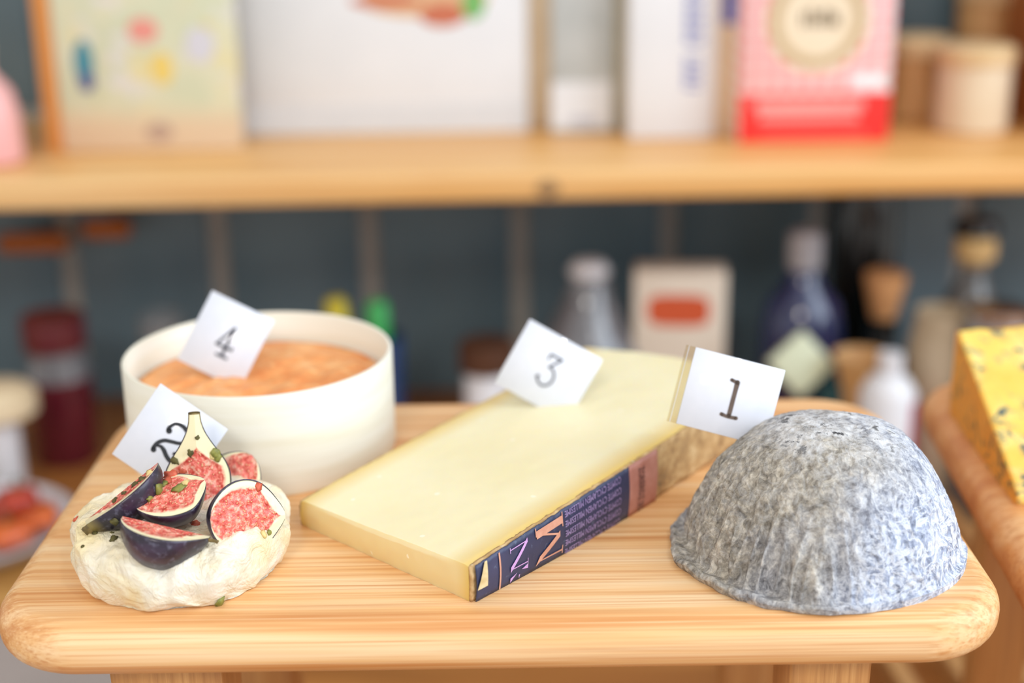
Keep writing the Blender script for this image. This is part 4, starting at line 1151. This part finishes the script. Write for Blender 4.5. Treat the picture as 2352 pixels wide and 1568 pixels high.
for i, (dx, dy, r, mt) in enumerate(((0.030, -0.018, .016, PEP), (0.040, 0.010, .017, PEP), (0.012, 0.020, .016, PEP2), (0.006, -0.022, .015, PEP2), (0.034, -0.002, .015, PEP2), (-0.02, 0.0, .017, PEP))):
    zz = 0.006 if i != 4 else 0.026
    o = thing('small_pepper', ('orange pepper at the front of the white dish', 'orange pepper at the right rim of the dish, nearest the stand', 'red pepper at the back of the white dish', 'red pepper at the front left of the dish', 'red pepper resting on top of the others in the dish', 'orange pepper at the left in the white dish')[i], 'pepper', (q.x - 0.05 + dx, q.y - 0.012 + dy, 0.014 + zz), i * 1.1, 'small peppers in the dish')
    vs, fs = [], []
    def fpep(tt, a, r=r):
        z_ = r * 1.25 * (1 - tt * 1.0); rr = r * math.sin(math.pi * min(1, tt * 0.92 + 0.0)) ** 0.6 * (1 + 0.09 * math.cos(4 * a))
        return Vector((rr * math.cos(a), rr * math.sin(a), z_ + 0.0 - 0.1 * r * (1 - tt) ** 6)), 0
    polar('flesh', 18, 32, fpep, mt, o)
    lathe('stalk', [(0, r * 1.1), (.003, r * 1.1), (.0018, r * 1.35), (.0022, r * 1.55), (0, r * 1.57)], DKGRN, o, 10)

# wooden wall hooks under the shelf at the left
HOOK = wood('hook_wood', C(206, 128, 58), C(190, 108, 44), C(150, 80, 34), grain=(4, 80, 80))
for px, py, wpx, hp, lb in ((78, 558, 158, 46, 'orange-brown wooden wall hook at the far left under the shelf'), (246, 526, 108, 44, 'shorter orange-brown wooden wall hook near the shelf corner')):
    Y = 1.19; q = aty(px, py, Y); k = ((q - CAM).dot(FW)) / FPX
    t = thing('wall_hook', lb, 'hook', (q.x, q.y, q.z), YAW, 'wooden hooks under the shelf')
    L, r = wpx * k, hp * k / 2
    o = lathe('peg', [(0, 0), (r * .7, 0), (r, .003), (r, L - .003), (r * .7, L), (0, L)], HOOK, t, 24)
    o.rotation_euler = (0, rad(90), 0); o.location = (-L / 2, 0, 0)
    o = lathe('bracket', [(0, 0), (.004, 0), (.004, 1.24 - 1.19 - 0.002), (0, 1.24 - 1.19 - 0.002)], BROWNL, t, 14); o.rotation_euler = (rad(-90), 0, 0)

# pens in a blue beaker
Y = 1.06; t = ctr('blue_beaker', 'blue beaker of pens behind the round cheese box', 'beaker', 862, Y)
zt = zat(862, 770, Y)
lathe('wall', [(0, 0), (.020, 0), (.022, .002), (.024, zt), (.0225, zt), (.0205, .004), (0, .004)], plain('blue_plastic', C(52, 78, 122), C(42, 66, 108), rough=0.3, coat=0.3), t, 36)
bb = t.location
for nm, lb, px, py, col, dx in (('felt_pen', 'yellow felt pen leaning in the blue beaker', 768, 684, C(206, 188, 30), -0.012), ('felt_pen', 'green felt pen standing in the blue beaker', 866, 690, C(60, 178, 92), 0.006)):
    tip = aty(px, py, Y); foot = Vector((bb.x + dx, Y, 0.006))
    d = tip - foot; o = thing(nm, lb, 'pen', foot, 0, 'felt pens in the beaker'); o.rotation_euler = d.to_track_quat('Z', 'Y').to_euler()
    pm_ = plain(nm + '_' + lb.split()[0], col, tuple(x * .85 for x in col[:3]) + (1,), rough=0.35)
    lathe('barrel', [(0, 0), (.006, 0), (.0075, .004), (.0075, d.length - .03), (0, d.length - .03)], WHITEP if False else pm_, o, 20)
    lathe('cap', [(0, d.length - .0301), (.0088, d.length - .03), (.0088, d.length - .004), (.006, d.length), (0, d.length)], pm_, o, 20)
# glass tumbler
Y = 1.12; t = ctr('glass_tumbler', 'small clear tumbler behind the left rim of the box', 'glass', 385, Y); zt = zat(385, 722, Y)
lathe('wall', [(0, 0), (.014, 0), (.017, .003), (.019, zt), (.0178, zt), (.016, .005), (0, .005)], GLASS, t, 36)
# small jar, brown lid
Y = 1.04; t = ctr('small_jar', 'small white jar with a dark brown lid', 'jar', 1120, Y); zt, zl = zat(1120, 785, Y), zat(1120, 845, Y)
lathe('body', [(0, 0), (.016, 0), (.018, .003), (.018, zl - .004), (.016, zl), (0, zl)], WHITEP, t, 36)
lathe('lid', [(0, zl), (.022, zl), (.022, zt - .002), (.020, zt), (0, zt)], BROWNL, t, 36)
# faceted clear bottle
Y = 1.08; t = ctr('clear_bottle', 'sloping clear glass bottle beside the red-labelled carton', 'bottle', 1352, Y); zt = zat(1352, 612, Y); zm = zat(1352, 700, Y); zl = zat(1352, 800, Y)
lathe('body', [(0, 0), (.042, 0), (.045, .004), (.045, zl), (.038, zl + .012), (.024, zm), (.018, zm + .012), (.016, zt - .008), (0, zt - .008)], FROST, t, 10)
lathe('stopper', [(0, zt - .0081), (.014, zt - .008), (.017, zt - .003), (.012, zt + .004), (0, zt + .006)], WHITEP, t, 20)
# carton with red label
Y = 1.07; t = ctr('labelled_carton', 'cream carton with a red oval label under the shelf', 'carton', 1556, Y); zt = zat(1556, 614, Y)
t.rotation_euler = (0, 0, rad(-6)); wc = 0.0705
box('carton_body', wc, 0.03, zt, plain('cream_board', C(232, 220, 204), C(222, 208, 190), scale=20, rough=0.55), t, (0, 0, 0), 0.001)
zr = zat(1556, 700, Y)
RL = plain('red_label', C(214, 96, 56), C(204, 82, 46), scale=30, rough=0.5)
o = disk_print('red_label', 0.0, 1.0, RL, t, 0, 0, 0, 32)
for v in o.data.vertices:      # super-ellipse outline
    x, z = v.co.x, v.co.z
    v.co.x = math.copysign(abs(x) ** 0.5, x); v.co.z = math.copysign(abs(z) ** 0.5, z)
o.scale = (0.024, 1, 0.0125); o.location = (-0.001, -0.0152, zr)
# cobalt bottle, white cap
Y = 1.07; t = ctr('cobalt_bottle', 'dark cobalt blue bottle with a white stopper', 'bottle', 1832, Y); z0, z1, z2 = zat(1832, 530, Y), zat(1832, 615, Y), zat(1832, 690, Y)
lathe('body', [(0, 0), (.030, 0), (.032, .003), (.032, z2 - .02), (.028, z2), (.014, z2 + .016), (.012, z1), (0, z1)], BLUEG, t, 40)
lathe('stopper', [(0, z1), (.012, z1), (.0135, z1 + .004), (.0135, z0 - .004), (.010, z0), (0, z0)], plain('grey_white_stopper', C(176, 174, 178), C(160, 158, 164), rough=0.4), t, 28)
# pale green card standing on its corner
Y = 1.0; q = aty(1838, 835, Y)
t = thing('green_card', 'pale green square card standing on its corner behind the stand', 'card', (q.x, Y, 0))
k = ((q - CAM).dot(FW)) / FPX
gc = box('card_sheet', 0.0355, 0.0355, 0.012, plain('pale_green_card', C(212, 218, 190), C(202, 208, 176), scale=25, rough=0.6), t, (0, 0, q.z), 0.0015, 0, 2, False)
gc.rotation_euler = (rad(82), rad(42), 0)
gc.rotation_mode = 'XYZ'; gc.matrix_local = Matrix.Translation((0, 0, q.z)) @ Matrix.Rotation(rad(72), 4, 'X') @ Matrix.Rotation(rad(42), 4, 'Z')
lathe('holder', [(0, 0), (.016, 0), (.016, .004), (.004, .006), (.003, q.z - .018), (0, q.z - .018)], BROWNL, t, 24)
# teal pot, tan bowl, white bottle with magenta label
Y = 1.03; t = ctr('teal_pot', 'small teal pot behind the stand', 'pot', 1935, Y); zt = zat(1950, 868, Y)
lathe('body', [(0, 0), (.014, 0), (.019, .01), (.020, zt - .006), (.018, zt), (.016, zt), (.017, .012), (0, .008)], TEAL, t, 32)
Y = 0.985; t = ctr('tan_bowl', 'tan wooden bowl among the bottles at the right', 'bowl', 1975, Y); zt = zat(1975, 815, Y)
lathe('wall', [(0, 0), (.010, 0), (.012, .004), (.012, zt - .03), (.021, zt), (.0195, zt), (.011, zt - .028), (0, zt - .03)], CANW, t, 36)
Y = 0.955; t = ctr('white_bottle', 'white plastic bottle with a magenta label at the right', 'bottle', 2040, Y); zt, zs = zat(2040, 812, Y), zat(2040, 868, Y)
lathe('body', [(0, 0), (.018, 0), (.020, .003), (.020, zs - .010), (.014, zs), (.008, zs + .004), (.008, zs + .006), (0, zs + .006)], WHITEP, t, 36)
lathe('cap', [(0, zs + .006), (.009, zs + .006), (.0085, zt), (0, zt)], WHITEP, t, 24)
lathe('label', [(.0201, .02), (.0204, .02), (.0204, zs - .014), (.0201, zs - .014)], MAGENTA, t, 36)
lb_ = t.children[-1]
bm = bmesh.new(); bm.from_mesh(lb_.data); bmesh.ops.delete(bm, geom=[v for v in bm.verts if math.cos(math.atan2(v.co.y, v.co.x) - rad(-10)) < 0.72], context='VERTS'); bm.to_mesh(lb_.data); bm.free()
# corked dark bottle
Y = 1.07; t = ctr('corked_bottle', 'black bottle with a large tapered orange cork', 'bottle', 2016, Y); zt, zc = zat(2016, 628, Y), zat(2016, 728, Y)
lathe('body', [(0, 0), (.026, 0), (.028, .003), (.028, zc - .055), (.020, zc - .035), (.0125, zc - .025), (.0115, zc), (0, zc)], DARKG, t, 36)
lathe('cork', [(0, zc), (.0095, zc), (.0165, zt - .003), (.0155, zt), (0, zt)], CORK, t, 28)
# tall black bottle by the wall
Y = 1.165; t = ctr('tall_black_bottle', 'tall black bottle against the tiles just under the shelf', 'bottle', 1962, Y)
lathe('body', [(0, 0), (.026, 0), (.028, .003), (.028, .185), (.024, .197), (.024, .218), (0, .218)], DARKG, t, 36)
lathe('cap', [(0, .218), (.0245, .218), (.0245, .231), (0, .231)], BLACKP, t, 32)
# bottle with pale cork and black cap
Y = 1.06; t = ctr('stoppered_bottle', 'clear bottle with pale cork ball and black cap at the right', 'bottle', 2210, Y); zc, zn, zb_ = zat(2210, 535, Y), zat(2210, 608, Y), zat(2210, 700, Y)
lathe('body', [(0, 0), (.026, 0), (.028, .003), (.028, zb_ - .02), (.022, zb_), (.011, zn - .012), (.010, zn), (0, zn)], plain('smoked_glass', C(96, 94, 92), C(80, 79, 78), rough=0.15, coat=0.6), t, 36)
lathe('cork_ball', [(0, zn), (.009, zn), (.0155, zn + .007), (.0155, zc - .006), (.010, zc), (0, zc)], PALECORK, t, 28)
lathe('cap', [(0, zc), (.017, zc), (.0185, zc + .002), (.016, zc + .010), (0, zc + .012)], BLACKP, t, 28)
# beige jar and clear jar
Y = 0.99; t = ctr('beige_jar', 'beige stoneware jar beside the blue cheese', 'jar', 2150, Y); zt = zat(2150, 712, Y)
lathe('body', [(0, 0), (.020, 0), (.022, .003), (.023, zt - .03), (.019, zt - .006), (.019, zt), (.0165, zt), (.0165, zt - .01), (0, zt - .01)], BEIGE, t, 36)
Y = 0.97; t = ctr('clear_jar', 'clear glass jar glinting behind the blue cheese', 'jar', 2275, Y); zt = zat(2275, 705, Y)
lathe('body', [(0, 0), (.024, 0), (.026, .003), (.026, zt - .02), (.021, zt - .008), (0, zt - .008)], FROST, t, 36)
lathe('lid', [(0, zt - .008), (.0235, zt - .008), (.0235, zt - .001), (.022, zt), (0, zt)], plain('steel_lid', C(210, 212, 216), C(196, 198, 204), rough=0.2, metal=1.0), t, 36)
